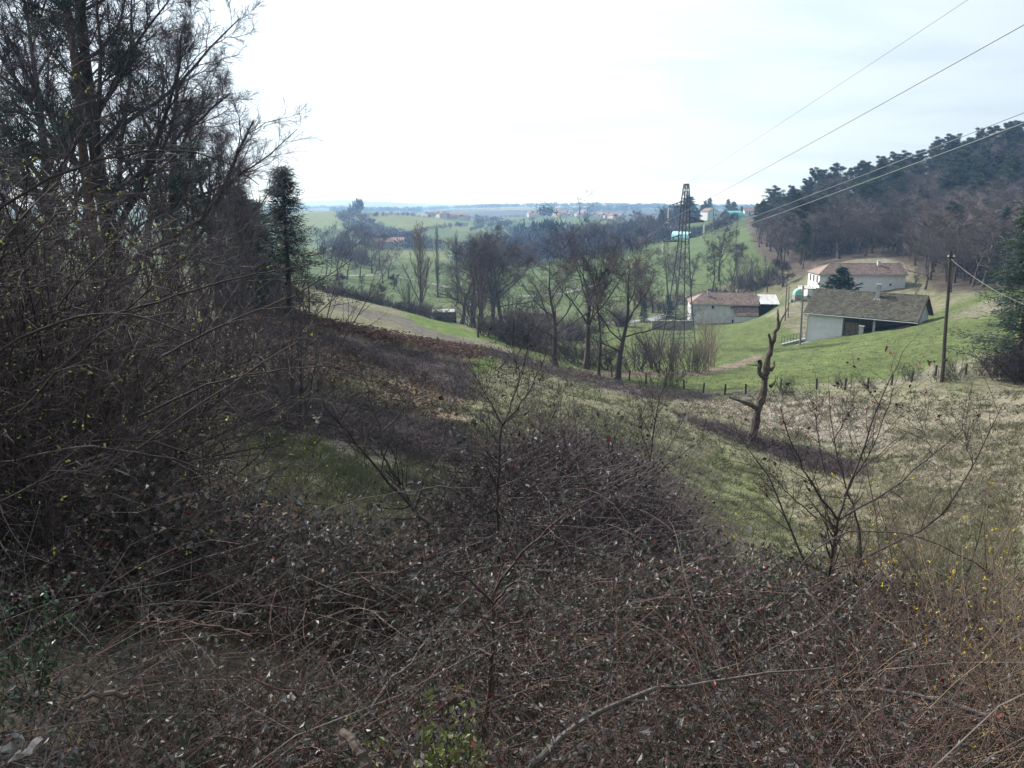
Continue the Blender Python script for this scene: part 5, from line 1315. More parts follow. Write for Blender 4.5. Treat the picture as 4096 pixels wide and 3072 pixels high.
wu = scatter([(762, 246), (800, 262), (880, 250), (925, 266), (960, 280), (1060, 280), (1060, 120), (900, 170), (770, 220)], 150, 320, 620)
far_trees('wood_undergrowth', wu, 5.5, 3.6, M['twig_wood'])
ev = np.concatenate([scatter([(535, 208), (552, 208), (552, 218), (535, 218)], 1200, 2400, 26), scatter([(505, 238), (545, 232), (590, 236), (550, 246)], 560, 760, 30), scatter([(350, 212), (372, 212), (372, 217), (350, 217)], 950, 1150, 7)])
far_trees('far_evergreens', ev, 17, 6, M['far_green'])
# far hamlets
hm = mat('far pale walls', (0.5, 0.45, 0.4), 0.9, 0.1, 0.05, objvar=0.2); hr = mat('far red roofs', (0.25, 0.15, 0.12), 0.9, 0.1, 0.05, objvar=0.25)
gw, gr_ = Geo(), Geo(); gw.box((0, 0, 2.2), (12, 8, 5.0)); gr_.slab([(-6.4, -4.4, 4.6), (6.4, -4.4, 4.6), (6.4, 0, 7.2), (-6.4, 0, 7.2)], 0.2); gr_.slab([(6.4, 4.4, 4.6), (-6.4, 4.4, 4.6), (-6.4, 0, 7.2), (6.4, 0, 7.2)], 0.2)
mw, mrf = gw.mesh('wall', [hm]), gr_.mesh('roof', [hr])
for k in range(46):
    if k < 22: px, Y = 520 + rnd.uniform(0, 120), rnd.uniform(1180, 1500)
    elif k < 30: px, Y = 425 + rnd.uniform(0, 45), rnd.uniform(1050, 1200)
    elif k < 40: px, Y = 545 + rnd.uniform(0, 60), rnd.uniform(1900, 2300)
    else: px, Y = 322 + rnd.uniform(0, 90), rnd.uniform(2000, 2600)
    t = thing('far_house', 'tiny far house with reddish roof in a hamlet on the hazy hills', 'house', on(px, Y), rnd.uniform(0, 3), 'houses of the far hamlets', rnd.uniform(0.9, 1.4))
    link('wall', mw, t); link('roof', mrf, t)
t = None
for k, (px, py, w, h, rz, lab) in enumerate([(384, 243, 13, 5, 0.3, 'grey farm building in the valley left of the poplars'), (398, 247, 10, 5, -0.2, 'second farm building beside the grey one in the valley'), (402, 241, 8, 4, 0.1, 'small red-roofed farmhouse right of the valley farm')]):
    p = on(px, 520 + 15 * k); t = thing('farm_building', lab, 'house', p, rz, None, (w / 12, 1, h / 5)); link('wall', mw, t); link('roof', mrf, t)
# lanes in the valley
def lane(name, pts, w, m):
    P = []
    for (px, Y) in pts: P.append(on(px, Y))
    P = np.array(P); tt = np.linspace(0, len(P) - 1, 40); P = np.stack([np.interp(tt, range(len(P)), P[:, i]) for i in range(3)], 1)
    d = np.gradient(P, axis=0); n = np.c_[-d[:, 1], d[:, 0], np.zeros(len(d))]; n /= np.linalg.norm(n, axis=1, keepdims=True)
    a, b = P + n * w / 2, P - n * w / 2
    for q in (a, b): q[:, 2] = ht(q[:, 0], q[:, 1]) + 0.12
    V = np.stack([a, b], 1).reshape(-1, 3); i = np.arange(39)[:, None] * 2
    o = link(name, mkmesh(name, V, [i + [0, 1, 3, 2]], [M[m]])); o['kind'] = 'structure'
M['asphalt'] = mat('pale worn lane', (0.19, 0.18, 0.18), 0.9, 0.15, 0.5)
lane('valley_lane', [(318, 262), (350, 275), (385, 300), (420, 290), (450, 270)], 2.6, 'asphalt')
lane('farm_lane', [(520, 255), (548, 262), (575, 275), (600, 290)], 3.6, 'asphalt')
lane('house_lane', [(600, 170), (628, 172), (655, 178), (672, 186)], 4.0, 'asphalt')
# ------------------------------------------------------------------ ground cover
def stuffmesh(name, g, mats):
    o = link(name, g.mesh(name, mats)); o['kind'] = 'stuff'; return o
def pts_in(poly, y0, y1, n):
    return scatter(poly, y0, y1, n)
# grass tussocks
def tussocks(name, P, nb, L, W, mats, lean=0.6, mi=0):
    g = Geo(); P = np.asarray(P); n = len(P); s = np.clip(P[:, 1] / 30, 0.5, 2.2)
    C = np.repeat(P, nb, 0); S = np.repeat(s, nb)
    C = C + np.c_[rnd.normal(size=(len(C), 2)) * 0.10 * S[:, None], np.full(len(C), -0.03)]
    D = np.c_[rnd.normal(size=(len(C), 2)) * lean, np.ones(len(C))]
    D[:, 0] += 0.25; D[:, 1] -= 0.25
    g.tris(C, L * rnd.uniform(0.5, 1.3, len(C)), W * S, mi, D, rnd)
    return stuffmesh(name, g, mats)
x = rnd.uniform(-1, 1, 60000); Y = 12 * np.exp(rnd.random(60000) * np.log(85 / 12.)); X = x * 0.72 * Y
pxx, pyy = project(X, Y, ht(X, Y, False))
keep = (fbm(X / 3, Y / 3, 400) > 0.42) & ~((pyy < 392) & (pxx > 600))
P = np.c_[X, Y, ht(X, Y)][keep][:20000]
tussocks('meadow_grass', P, 6, 0.36, 0.036, [M['blade']], 0.95)
P = pts_in([(680, 400), (780, 394), (860, 398), (935, 436), (1040, 420), (1040, 600), (900, 560), (860, 450), (790, 436), (720, 415)], 16, 66, 5000)
tussocks('dry_grass', P, 6, 0.30, 0.032, [M['straw']], 1.0)
P = pts_in(P_FIELD, 62, 130, 5000); tussocks('field_grass', P, 4, 0.14, 0.03, [M['blade_green']], 0.7)
# rank tussocks of the rough pasture
M['blade_dark'] = mat('rank dark grass', (0.105, 0.108, 0.062), 0.9, 0.3, 0.5, island=0.45, trans=0.15, spec=0.1)
def rank(name, poly, n, mats):
    P = pts_in(poly, 14, 66, n); g = Geo(); C = np.repeat(P, 26, 0); k = len(C)
    s = np.repeat(rnd.uniform(0.5, 1.25, len(P)), 26)
    C = C + np.c_[rnd.normal(size=(k, 2)) * 0.16 * s[:, None], np.full(k, -0.04)]; D = np.c_[rnd.normal(size=(k, 2)) * 0.8, np.full(k, 0.75)]
    u = rnd.random(k) < np.repeat(rnd.random(len(P)), 26)
    g.tris(C[u], 0.42 * s[u] * rnd.uniform(0.5, 1.2, u.sum()), 0.035, 0, D[u], rnd); g.tris(C[~u], 0.42 * s[~u] * rnd.uniform(0.5, 1.2, (~u).sum()), 0.035, 1, D[~u], rnd)
    stuffmesh(name, g, mats)
rank('pasture_tussocks', [(520, 380), (680, 410), (900, 400), (1040, 390), (1040, 640), (860, 600), (700, 560), (600, 480), (500, 420)], 800, [M['blade_dark'], M['blade']])
rank('slope_tussocks', [(240, 350), (330, 350), (470, 410), (480, 470), (400, 500), (300, 500), (240, 440)], 450, [M['blade_dark'], M['blade']])
# dead bracken
P = np.concatenate([pts_in(P_BRACK, 40, 74, 1500), pts_in([(222, 318), (300, 330), (360, 350), (460, 400), (440, 425), (290, 380), (235, 356)], 20, 60, 300)])
g = Geo(); C = np.repeat(P, 10, 0) + np.c_[rnd.normal(size=(len(P) * 10, 2)) * 0.45, rnd.uniform(0.0, 0.4, len(P) * 10)]
g.leaves(C, rnd.uniform(0.15, 0.45, len(C)), 0.35, 0, np.c_[rnd.normal(size=(len(C), 2)), rnd.uniform(-0.5, 0.5, len(C))], rng=rnd); stuffmesh('dead_bracken', g, [M['bracken']])
# leafless bramble patches of the meadow
def patch(name, P, h, nt, r, m, spread=0.45):
    g = Geo(); C = np.repeat(P, nt, 0) + np.c_[rnd.normal(size=(len(P) * nt, 2)) * spread, np.full(len(P) * nt, -0.05)]
    D = np.c_[rnd.normal(size=(len(C), 2)) * 0.75, np.ones(len(C))]; D /= np.linalg.norm(D, axis=1, keepdims=True)
    Lh = h * rnd.uniform(0.4, 1.2, len(C))[:, None]; mid = C + D * Lh * 0.6; D2 = D * [1.6, 1.6, 0.1] + rnd.normal(size=D.shape) * 0.3; D2 /= np.linalg.norm(D2, axis=1, keepdims=True)
    g.cones(C, mid + D * Lh * 0.15, r, 0); g.cones(mid, mid + D2 * Lh * 0.6, r * 0.7, 0)
    return stuffmesh(name, g, [m])
patch('bramble_patch', np.concatenate([pts_in(P_BRAMB1, 30, 64, 1000), pts_in(P_BRAMB2, 16, 50, 1300)]), 0.6, 9, 0.014, M['stem_purple'])
patch('gully_brambles', np.concatenate([pts_in(P_GULLY, 28, 70, 480), pts_in(P_HEDGE, 55, 100, 700)]), 0.75, 9, 0.015, M['stem_purple'])
patch('rush_tufts', pts_in([(540, 400), (640, 410), (720, 470), (700, 540), (600, 480), (520, 440)], 18, 56, 46), 0.55, 26, 0.008, M['stem_brown'], 0.14)
# tussocky shadows of the slope right
# ------------------------------------------------------------------ left hedge of budding shrubs
def hedge_shrub(seed, H, stems, lean, bias):
    rng = np.random.default_rng(seed)
    st = np.c_[rng.normal(size=(stems, 2)) * 0.3, np.zeros(stems)]; sd = np.c_[rng.normal(size=(stems, 2)) * lean + bias, np.ones(stems)]
    gt, gc, tips = tree_geo(H, 0.020, dict(frac=1, K=11, wob=0.07, up=-0.05, taper=0.25), [
        dict(n=13, t0=0.12, t1=1.0, a0=25, a1=70, ratio=0.34, shape=0.4, K=6, wob=0.14, up=-0.02, rk=0.55)], (11, 0.05, 20, 70, 0.36, 0.0028), seed, solid=1, start=st, sdir=sd, minr=0.0032)
    gb = Geo(); k = rng.random(len(tips)) < 0.075; C = tips[k]
    gb.leaves(np.repeat(C, 2, 0), 0.032, 0.6, 0, rng=rng)
    return gt, gc, gb
HEDGE = []
for i in range(3):
    gt, gc, gb = hedge_shrub(400 + i, 4.0, 26, 0.36, (0.04, -0.05))
    HEDGE.append((gt.mesh('stems', [M['stem_brown']]), gc.mesh('twigs', [M['stem_brown']]), gb.mesh('buds', [M['bud']])))
LAB = ['budding shrub nearest the viewer in the left hedge', 'budding shrub of the left hedge against the big trees', 'budding shrub at the right end of the left hedge', 'budding shrub filling the middle of the left hedge']
for k, (x, y, H, rz) in enumerate([(-3.3, 4.6, 3.2, 0), (-4.6, 5.6, 4.1, 1.2), (-3.9, 6.6, 3.9, 5.4), (-2.9, 6.2, 2.7, 0.4), (-5.8, 7.2, 4.8, 0.9), (-4.8, 8.2, 4.5, 5.9), (-3.6, 8.0, 3.5, 0.5), (-6.6, 9.5, 5.3, 0.2), (-5.2, 10.2, 4.7, 6.0), (-4.0, 10.0, 3.8, 0.7), (-2.5, 4.6, 1.9, 0.3), (-6.2, 12.0, 5.3, 0.5), (-4.6, 12.5, 4.3, 5.7), (-3.2, 5.6, 2.8, 2.2), (-4.4, 4.6, 3.4, 3.3), (-3.9, 7.4, 3.2, 4.1), (-5.2, 6.2, 4.2, 2.7)]):
    x -= 0.55 + (0.6 if y > 7.9 else 0.0); p = onxy(x, y, 0.1); s = H / 4.0 * 0.9
    t = thing('budding_shrub', LAB[0] if k in (0, 10) else LAB[1] if y > 9 else LAB[2] if x > -3.7 else LAB[3], 'shrub', p, rz, 'budding shrubs of the left hedge', s)
    for nm, me in zip(('stems', 'twigs', 'buds'), HEDGE[k % 3]):
        o = link(nm, me, t)
        if nm == 'buds': o['kind'] = 'stuff'

# tall pines of the left bank, standing beyond the left picture edge: they shade the hedge and the left foreground
for k, (x, y, H, lab) in enumerate([(-9.6, 6.0, 13, 'tall pine on the left bank just beyond the left picture edge'), (-8.4, 2.2, 11, 'nearest tall pine of the left bank, beyond the picture edge')]):
    plant('tall_pine', onxy(x, y), H, lab, 'pine_tree', 'pine tree', rz=k * 2.0, wide=1.25)
# ------------------------------------------------------------------ foreground cotoneaster carpet
def top_z(X, Y):
    return -1.60 - 0.335 * (Y - 1.9) + 0.62 * (fbm(X * 1.0 + 5, Y * 1.0, 500, 3) - 0.5) - 0.07 * np.maximum(0, X - 0.8) + 0.10 * np.clip(-X - 0.8, 0, 1.5)
def sprays(name, n, xr, yr, topf, depth, Ls, nleaf, leafL, asp, m_leaf, m_stem, rs, region=None, mix=(), up0=0.7, lean=0.8, arch=-0.10, K=6, fade=1.0):
    Y = yr[0] + (yr[1] - yr[0]) * rnd.random(n * 3) ** 1.0; X = xr(Y, rnd.random(n * 3))
    if region is not None:
        k = region(X, Y); X, Y = X[k], Y[k]
    X, Y = X[:n], Y[:n]; n = len(X)
    Z = topf(X, Y) - depth * rnd.random(n) ** 1.3 * fade - 0.05
    D = np.c_[rnd.normal(size=(n, 2)) * lean, np.full(n, up0)]
    L = Ls * rnd.uniform(0.5, 1.3, n)
    P, R = grow(np.c_[X, Y, Z], D, L, np.full(n, rs), K, 0.16, arch, 0.35, rnd)
    g = Geo(); g.tubes(P, R, 3, len(mix) + 1)
    t = rnd.random((n, nleaf)) * (K - 1.01); i = t.astype(int); w = (t - i)[..., None]; r = np.arange(n)[:, None]
    C = (P[r, i] * (1 - w) + P[r, i + 1] * w).reshape(-1, 3); T = (P[r, i + 1] - P[r, i]).reshape(-1, 3); T /= np.linalg.norm(T, axis=1, keepdims=True) + 1e-9
    Dl = T * 0.5 + rnd.normal(size=C.shape) * 0.75 + [0, 0, 0.1]
    sz = leafL * rnd.uniform(0.6, 1.3, len(C)) * np.clip(C[:, 1] / 3.0, 0.9, 1.5)
    u = rnd.random(len(C)); a = 0.0; used = np.zeros(len(C), bool)
    for q, (mm, f) in enumerate(mix):
        k = (u >= a) & (u < a + f); a += f; used |= k
        g.leaves(C[k], sz[k], asp, q + 1, Dl[k], rng=rnd)
    g.leaves(C[~used], sz[~used], asp, 0, Dl[~used], rng=rnd)
    return stuffmesh(name, g, [m_leaf] + [mm for mm, f in mix] + [m_stem])
wide = lambda Y, u: (u - 0.5) * 2 * (0.74 * Y + 0.35)
sprays('cotoneaster_carpet', 7200, wide, (1.25, 5.2), top_z, 0.42, 0.46, 16, 0.026, 0.48, M['coto'], M['stem_red'], 0.0020, K=4, mix=((M['red_leaf'], 0.012), (M['brown_leaf'], 0.03)), region=lambda X, Y: (X < 0.55 * Y + 0.2) & (fbm(X * 1.5, Y * 1.5, 540, 3) > 0.33 + 0.12 * rnd.random(len(X))))
# undergrowth filling below: bare stems
def thicket(name, n, xr, yr, topf, depth, L, r, m, region=None, lean=1.0, up=0.5, K=5, arch=-0.05):
    Y = yr[0] + (yr[1] - yr[0]) * rnd.random(n * 3); X = xr(Y, rnd.random(n * 3))
    if region is not None:
        k = region(X, Y); X, Y = X[k], Y[k]
    X, Y = X[:n], Y[:n]; n = len(X)
    Z = topf(X, Y) - depth * rnd.random(n)
    P, R = grow(np.c_[X, Y, Z], np.c_[rnd.normal(size=(n, 2)) * lean, np.full(n, up)], L * rnd.uniform(0.4, 1.4, n), np.full(n, r) * rnd.uniform(0.6, 1.5, n), K, 0.16, arch, 0.3, rnd)
    g = Geo(); g.tubes(P, R, 3, 0); return stuffmesh(name, g, [m])
thicket('red_stem_tangle', 1300, lambda Y, u: (u ** 0.7 - 0.5) * 2 * (0.74 * Y + 0.35), (1.3, 5.0), top_z, 0.25, 0.8, 0.0019, M['stem_red'], lean=1.2, up=0.55, arch=-0.06)
thicket('grey_stem_tangle', 350, wide, (1.4, 5.2), top_z, 0.2, 1.0, 0.0019, M['stem_grey'], lean=1.3, up=0.5, arch=-0.05)

# long arching canes standing clear of the carpet, and clumps of dead grass in its gaps
def canes(name, n, yr, L, r, m, seed):
    rg = np.random.default_rng(seed); Y = rg.uniform(*yr, n); X = (rg.random(n) - 0.5) * 1.4 * Y; Z = top_z(X, Y) - 0.3
    a = rg.random(n) * 6.283; D = np.c_[np.cos(a) * 0.9, np.sin(a) * 0.6, np.full(n, 0.95)]
    P, R = grow(np.c_[X, Y, Z], D, L * rg.uniform(0.6, 1.3, n), r * rg.uniform(0.7, 1.4, n), 12, 0.09, -0.17, 0.3, rg)
    g = Geo(); g.tubes(P, R, 4)
    p, d, l, rr = spawn(P, R, np.full(n, 0.16), 12, 0.15, 1.0, 35, 75, 1.0, 0.2, rg, 0.5); g.cones(p, p + d * l[:, None], np.maximum(rr, 0.0012))
    stuffmesh(name, g, [m])
canes('arching_red_canes', 34, (1.9, 4.6), 1.25, 0.0036, M['stem_red'], 701)
canes('arching_dark_canes', 40, (2.2, 6.5), 1.5, 0.0036, M['stem_purple'], 702)
canes('arching_grey_canes', 9, (1.9, 5.0), 1.4, 0.0040, M['stem_grey'], 703)
gx = rnd.uniform(-0.7, 0.75, 60); gy = rnd.uniform(1.9, 6.5, 60); P = np.c_[gx * gy, gy, top_z(gx * gy, gy) - 0.30]
g = Geo(); C = np.repeat(P, 34, 0) + np.c_[rnd.normal(size=(60 * 34, 2)) * 0.05, np.zeros(60 * 34)]; D = np.c_[rnd.normal(size=(len(C), 2)) * 0.6, np.ones(len(C))]; D /= np.linalg.norm(D, axis=1, keepdims=True)
PP, RR = grow(C, D, rnd.uniform(0.22, 0.5, len(C)), np.full(len(C), 0.0016), 4, 0.12, -0.22, 0.3, rnd); g.tubes(PP, RR, 3); stuffmesh('dead_grass_clumps', g, [M['straw']])
# ------------------------------------------------------------------ bramble thicket in the middle
BC = np.array([0.55, 8.3])
def bram_d(X, Y): return np.sqrt(((X - 0.62 - 0.14 * (Y - 8)) / 1.95) ** 2 + ((Y - 8.3) / 3.2) ** 2)
def bram_top(X, Y):
    d = bram_d(X, Y); g0 = ht(X, Y, False)
    peak = -2.62 - 0.17 * (Y - 7.5) - 0.28 * np.maximum(X - 0.8, 0) - 0.10 * np.maximum(-X, 0)
    return np.maximum(g0 + 0.15, g0 + (peak - g0) * np.clip(1.15 - d ** 2.6, 0, 1)) + 0.35 * (fbm(X * 1.4, Y * 1.4, 520, 3) - 0.5)
breg = lambda X, Y: bram_d(X, Y) < 1.1
bx = lambda Y, u: -2.2 + 5.6 * u
sprays('bramble_thicket', 2700, bx, (4.6, 11.8), bram_top, 0.75, 0.7, 8, 0.034, 0.68, M['bramble_leaf'], M['stem_purple'], 0.003, K=5, region=breg, mix=((M['red_leaf'], 0.02), (M['brown_leaf'], 0.02)), lean=0.9)
thicket('bramble_canes', 7200, bx, (4.4, 12.0), bram_top, 0.6, 0.95, 0.0032, M['stem_purple'], breg, lean=1.1, up=0.7, K=4)
thicket('far_bramble_canes', 5200, lambda Y, u: 0.5 + u * 0.42 * Y, (9.5, 19), lambda X, Y: ht(X, Y, False) + 1.0 - 0.03 * (Y - 9), 0.9, 0.9, 0.006, M['stem_purple'], lambda X, Y: (X > 0.05 * Y) & (X < 0.30 * Y - 0.02 * (Y - 9) ** 2) , lean=1.0, up=0.6, K=4)
# low brambles and twigs on the bank left of it
lowtop = lambda X, Y: ht(X, Y, False) + 0.75 - 0.06 * (Y - 5) + 0.5 * (fbm(X * 0.9, Y * 0.9, 530, 3) - 0.5)
lreg = lambda X, Y: (X < -0.2) & (X > -0.62 * Y) | (X > 2.2)
lx = lambda Y, u: (u - 0.5) * 2 * 0.74 * Y
sprays('bank_brambles', 2600, lx, (4.6, 9.0), lowtop, 0.6, 0.55, 9, 0.036, 0.6, M['bramble_leaf'], M['stem_red'], 0.0026, K=4, region=lreg, mix=((M['red_leaf'], 0.02), (M['brown_leaf'], 0.08), (M['coto'], 0.3)))
thicket('bank_twigs', 4200, lx, (4.4, 10.0), lowtop, 0.7, 0.8, 0.0026, M['stem_brown'], lreg, lean=1.1, up=0.6, K=4)

M['stem_red_dark'] = mat('dark red brown stem', (0.06, 0.036, 0.032), 0.7, 0.35, 14, 0.2)
# ------------------------------------------------------------------ saplings and single branches
def zc(x0, y0, k): return lambda *pts: [(x0 + a * k, y0 + b * k) for a, b in pts]
ZA, ZB, ZC_, ZD, ZE = zc(702, 702, 0.2930), zc(1080, 648, 0.3418), zc(1566, 756, 0.2929), zc(756, 1080, 0.3489), zc(1458, 1080, 0.349)
def sapling(name, label, cat, chains, Y, mstem, mtwig, n2=9, tl=0.35, tw=0.003, leaves=None, foot=True, n3=5, base_r=None):
    """chains: (points, start radius, end radius, depth drift); stem part, one twig part, leaf part"""
    P0 = chain_px(chains[0][0], Y, 12, dy=chains[0][3]); b = P0[0].copy()
    if foot: b[2] = min(ht(b[0], b[1])[0], b[2])
    t = thing(name, label, cat, b)
    allP, allR = [], []
    for k, (pts, r0, r1, dy, *st) in enumerate(chains):
        P = chain_px(pts, Y + (st[0] if st else 0.0), 12, dy=dy) - b
        P[1:-1] += rnd.normal(size=(10, 3)) * 0.004 * Y / 4
        if k == 0 and foot: P = np.concatenate([[np.array([0, 0, -0.1])], P[1:]])
        R = np.linspace(r0, r1, 12) * 0.92
        g = Geo(); g.tubes(P[None], R[None], 6 if r0 > 0.006 else 4); part('stem' if k == 0 else 'branch', g, mstem, t)
        allP.append(P); allR.append(R)
    P, R = np.array(allP), np.array(allR); L = np.linalg.norm(np.diff(P, axis=1), axis=2).sum(1)
    g = Geo()
    p, d, l, rr = spawn(P, R, np.full(len(P), tl), n2, 0.25, 1.0, 25, 65, 1.0, 0.4, rnd, 0.55)
    P2, R2 = grow(p, d, l, np.maximum(rr, tw), 6, 0.12, 0.05, 0.3, rnd); g.tubes(P2, R2, 3)
    p, d, l, rr = spawn(P2, R2, l, n3, 0.15, 1.0, 30, 75, 0.28, 0.3, rnd, 0.7); g.cones(p, p + d * l[:, None], np.maximum(rr, tw * 0.7))
    part('twigs', g, mtwig, t, 'stuff')
    if leaves:
        for nm, mm, nl, LL, asp, droop in leaves:
            idx = rnd.integers(0, len(P2), nl); f = rnd.integers(2, 6, nl); C = P2[idx, f]
            g = Geo(); C = np.repeat(C, 3, 0) + rnd.normal(size=(nl * 3, 3)) * LL * 0.5; g.leaves(C, LL * rnd.uniform(0.6, 1.2, nl * 3), asp, 0, droop=droop, rng=rnd); part(nm, g, mm, t, 'stuff')
    return t
sapling('sapling', 'tall grey sapling with withered dark pods rising from the bramble thicket', 'sapling', [
    (ZA((1275, 1560), (1272, 1300), (1280, 1050), (1300, 760)), 0.016, 0.011, 0), (ZA((1305, 750), (1400, 520), (1460, 300), (1530, 70)), 0.009, 0.003, 0.3),
    (ZA((1310, 740), (1430, 600), (1540, 430), (1640, 170)), 0.008, 0.003, -0.3), (ZA((1310, 740), (1240, 610), (1180, 500), (1090, 340)), 0.007, 0.002, -0.4), (ZA((1330, 722), (1420, 670), (1500, 640), (1700, 590)), 0.006, 0.002, 0.5),
    (ZA((1450, 420), (1420, 300), (1400, 220), (1340, 110)), 0.005, 0.002, 0.2), (ZA((1180, 500), (1200, 420), (1260, 340), (1330, 270)), 0.004, 0.002, 0.2), (ZA((1300, 760), (1400, 640), (1560, 640), (1640, 760)), 0.005, 0.002, 0.2)], 6.2, M['stem_brown'], M['stem_brown'], 14, 0.5, 0.0022, [('pods', M['dry_leaf'], 80, 0.045, 0.28, 1.2)])
sapling('sapling', 'leaning twiggy sapling with grey leaf clusters, left of the bramble thicket', 'sapling', [
    (ZA((800, 1500), (660, 1370), (560, 1190), (420, 950)), 0.017, 0.009, 0.2), (ZA((660, 1370), (450, 1130), (330, 1000), (180, 800), (90, 700), (0, 600)), 0.012, 0.004, -0.4),
    (ZA((420, 950), (430, 780), (350, 600), (280, 400), (270, 280), (130, 120)), 0.008, 0.002, 0.3), (ZA((430, 780), (540, 670), (640, 560), (700, 450), (770, 320)), 0.006, 0.002, -0.3), (ZA((660, 1270), (780, 1040), (860, 900), (930, 640), (990, 370)), 0.007, 0.002, 0.3),
    (ZA((790, 1400), (950, 1130), (1060, 950), (1130, 800), (1190, 540)), 0.007, 0.002, 0.2), (ZA((1060, 950), (1160, 900), (1280, 850)), 0.004, 0.002, 0.1), (ZA((290, 1000), (300, 800), (430, 640), (460, 560)), 0.005, 0.002, 0.2), (ZA((100, 720), (70, 560), (60, 450), (20, 340)), 0.005, 0.002, 0.0), (ZA((600, 1200), (610, 800), (600, 600), (610, 480)), 0.005, 0.002, 0.3)],
    5.4, M['stem_brown'], M['stem_brown'], 12, 0.42, 0.002, [('leaf_clusters', M['bramble_leaf'], 26, 0.05, 0.7, 0.3)])
sapling('sapling', 'slender upright sapling at the right rim of the bramble thicket', 'sapling', [
    (ZB((840, 1340), (930, 1150), (960, 930), (990, 680), (1020, 560), (1080, 430)), 0.012, 0.003, 0.2), (ZB((930, 1150), (1080, 930), (1130, 800), (1200, 680)), 0.008, 0.002, 0.4), (ZB((930, 1150), (1110, 1000), (1230, 920), (1320, 850)), 0.007, 0.002, -0.4),
    (ZB((880, 1260), (760, 1060), (860, 900), (900, 700)), 0.007, 0.002, 0.2), (ZB((950, 1000), (900, 860), (890, 760), (920, 640)), 0.006, 0.002, -0.2), (ZB((980, 760), (960, 640), (970, 520)), 0.004, 0.002, 0.1), (ZB((760, 1060), (700, 940), (690, 820)), 0.004, 0.002, 0.1)], 7.8, M['stem_brown'], M['stem_brown'], 14, 0.55, 0.0026, [('leaf_clusters', M['bramble_leaf'], 14, 0.05, 0.7, 0.2)])
sapling('sapling', 'many-branched sapling spreading wide in the right foreground', 'sapling', [
    (ZC_((760, 1900), (775, 1650), (800, 1430), (830, 1250)), 0.016, 0.012, 0), (ZC_((830, 1250), (880, 1080), (960, 900), (1060, 620), (1150, 350), (1220, 200), (1310, 10)), 0.010, 0.0022, 0.3),
    (ZC_((1000, 1540), (990, 1280), (930, 1110), (870, 950), (800, 690), (770, 300)), 0.010, 0.0022, 0.2, 0.2), (ZC_((830, 1250), (700, 1080), (600, 920), (520, 760), (460, 600), (410, 430)), 0.009, 0.0022, -0.3), (ZC_((640, 1700), (560, 1480), (440, 1240), (380, 1060), (310, 900), (130, 700), (50, 480)), 0.010, 0.002, 0.4),
    (ZC_((840, 1250), (1000, 1160), (1170, 1080), (1350, 930), (1530, 770), (1660, 680), (1750, 590)), 0.008, 0.002, 0.3), (ZC_((1530, 770), (1460, 600), (1390, 430)), 0.005, 0.002, 0.2, 0.2), (ZC_((1010, 1540), (1290, 1400), (1460, 1330), (1550, 1250), (1700, 1130), (1830, 860), (1960, 600), (2050, 400)), 0.009, 0.002, -0.4),
    (ZC_((1830, 860), (1780, 700), (1740, 520)), 0.004, 0.002, 0.1, -0.3), (ZC_((740, 900), (680, 600), (670, 410)), 0.005, 0.002, 0.1), (ZC_((880, 1080), (1040, 820), (1190, 500), (1240, 280)), 0.006, 0.002, -0.2), (ZC_((680, 1240), (480, 1080), (380, 960), (300, 880)), 0.005, 0.002, -0.2), (ZC_((800, 690), (860, 560), (960, 380)), 0.004, 0.002, 0.0, 0.2), (ZC_((760, 1700), (920, 1750), (1000, 1560)), 0.013, 0.010, 0.1)],
    4.7, M['stem_brown'], M['stem_brown'], 15, 0.42, 0.0019, [('leaves', M['red_leaf'], 8, 0.04, 0.6, 0.3), ('brown_leaves', M['dry_leaf'], 26, 0.032, 0.6, 0.4)])
sapling('cotoneaster_stem', 'upright red-brown shrub stem with arching side shoots in the centre foreground', 'shrub', [
    (ZD((780, 1700), (830, 1400), (870, 1150), (890, 800), (880, 600)), 0.010, 0.006, 0.2), (ZD((880, 600), (930, 450), (980, 320), (1010, 200), (1030, 90)), 0.006, 0.002, 0.2), (ZD((900, 560), (1000, 390), (1150, 250), (1280, 120), (1390, 40)), 0.006, 0.002, -0.15), (ZD((880, 660), (960, 540), (1060, 480), (1130, 540), (1220, 660)), 0.005, 0.002, -0.2),
    (ZD((885, 640), (760, 500), (600, 420), (420, 415), (300, 470)), 0.005, 0.002, -0.2), (ZD((885, 740), (740, 700), (590, 715), (450, 740)), 0.0045, 0.002, -0.1), (ZD((880, 870), (740, 810), (580, 800), (380, 850)), 0.0045, 0.002, 0.1), (ZD((880, 960), (740, 900), (590, 880)), 0.004, 0.002, 0.2), (ZD((900, 700), (1060, 640), (1300, 560), (1500, 480)), 0.004, 0.002, 0.1), (ZD((890, 800), (1150, 720), (1300, 740)), 0.004, 0.002, -0.1)],
    2.5, M['stem_red_dark'], M['stem_red_dark'], 12, 0.16, 0.0015, [('leaves', M['coto'], 130, 0.025, 0.5, 0.3)])
# loose dead branches lying in the carpet
def branch(label, pts, Y, r0, r1, m, dy=0.0, side=5, name='fallen_branch', kink=0.012, tl=0.16):
    P = chain_px(pts, Y, 16, dy=dy); b = P[0].copy(); P = P - b; P[1:-1] += rnd.normal(size=(14, 3)) * kink * 0.5
    t = thing(name, label, 'branch', b)
    R = np.linspace(r0, r1, 16) * (1 + 0.1 * rnd.uniform(-1, 1, 16))
    g = Geo(); g.tubes(P[None], R[None], 7); part('limb', g, m, t)
    if side:
        p, d, l, rr = spawn(P[None], R[None], np.array([1.0]), side, 0.2, 0.98, 30, 70, tl, 0.2, rnd, 0.4)
        for k in range(side):
            P2, R2 = grow(p[k:k + 1], d[k:k + 1], l[k:k + 1], np.maximum(rr[k:k + 1], 0.0015), 6, 0.1, 0.02, 0.4, rnd); g = Geo(); g.tubes(P2, R2, 4); part('side_shoot', g, m, t)
    return t
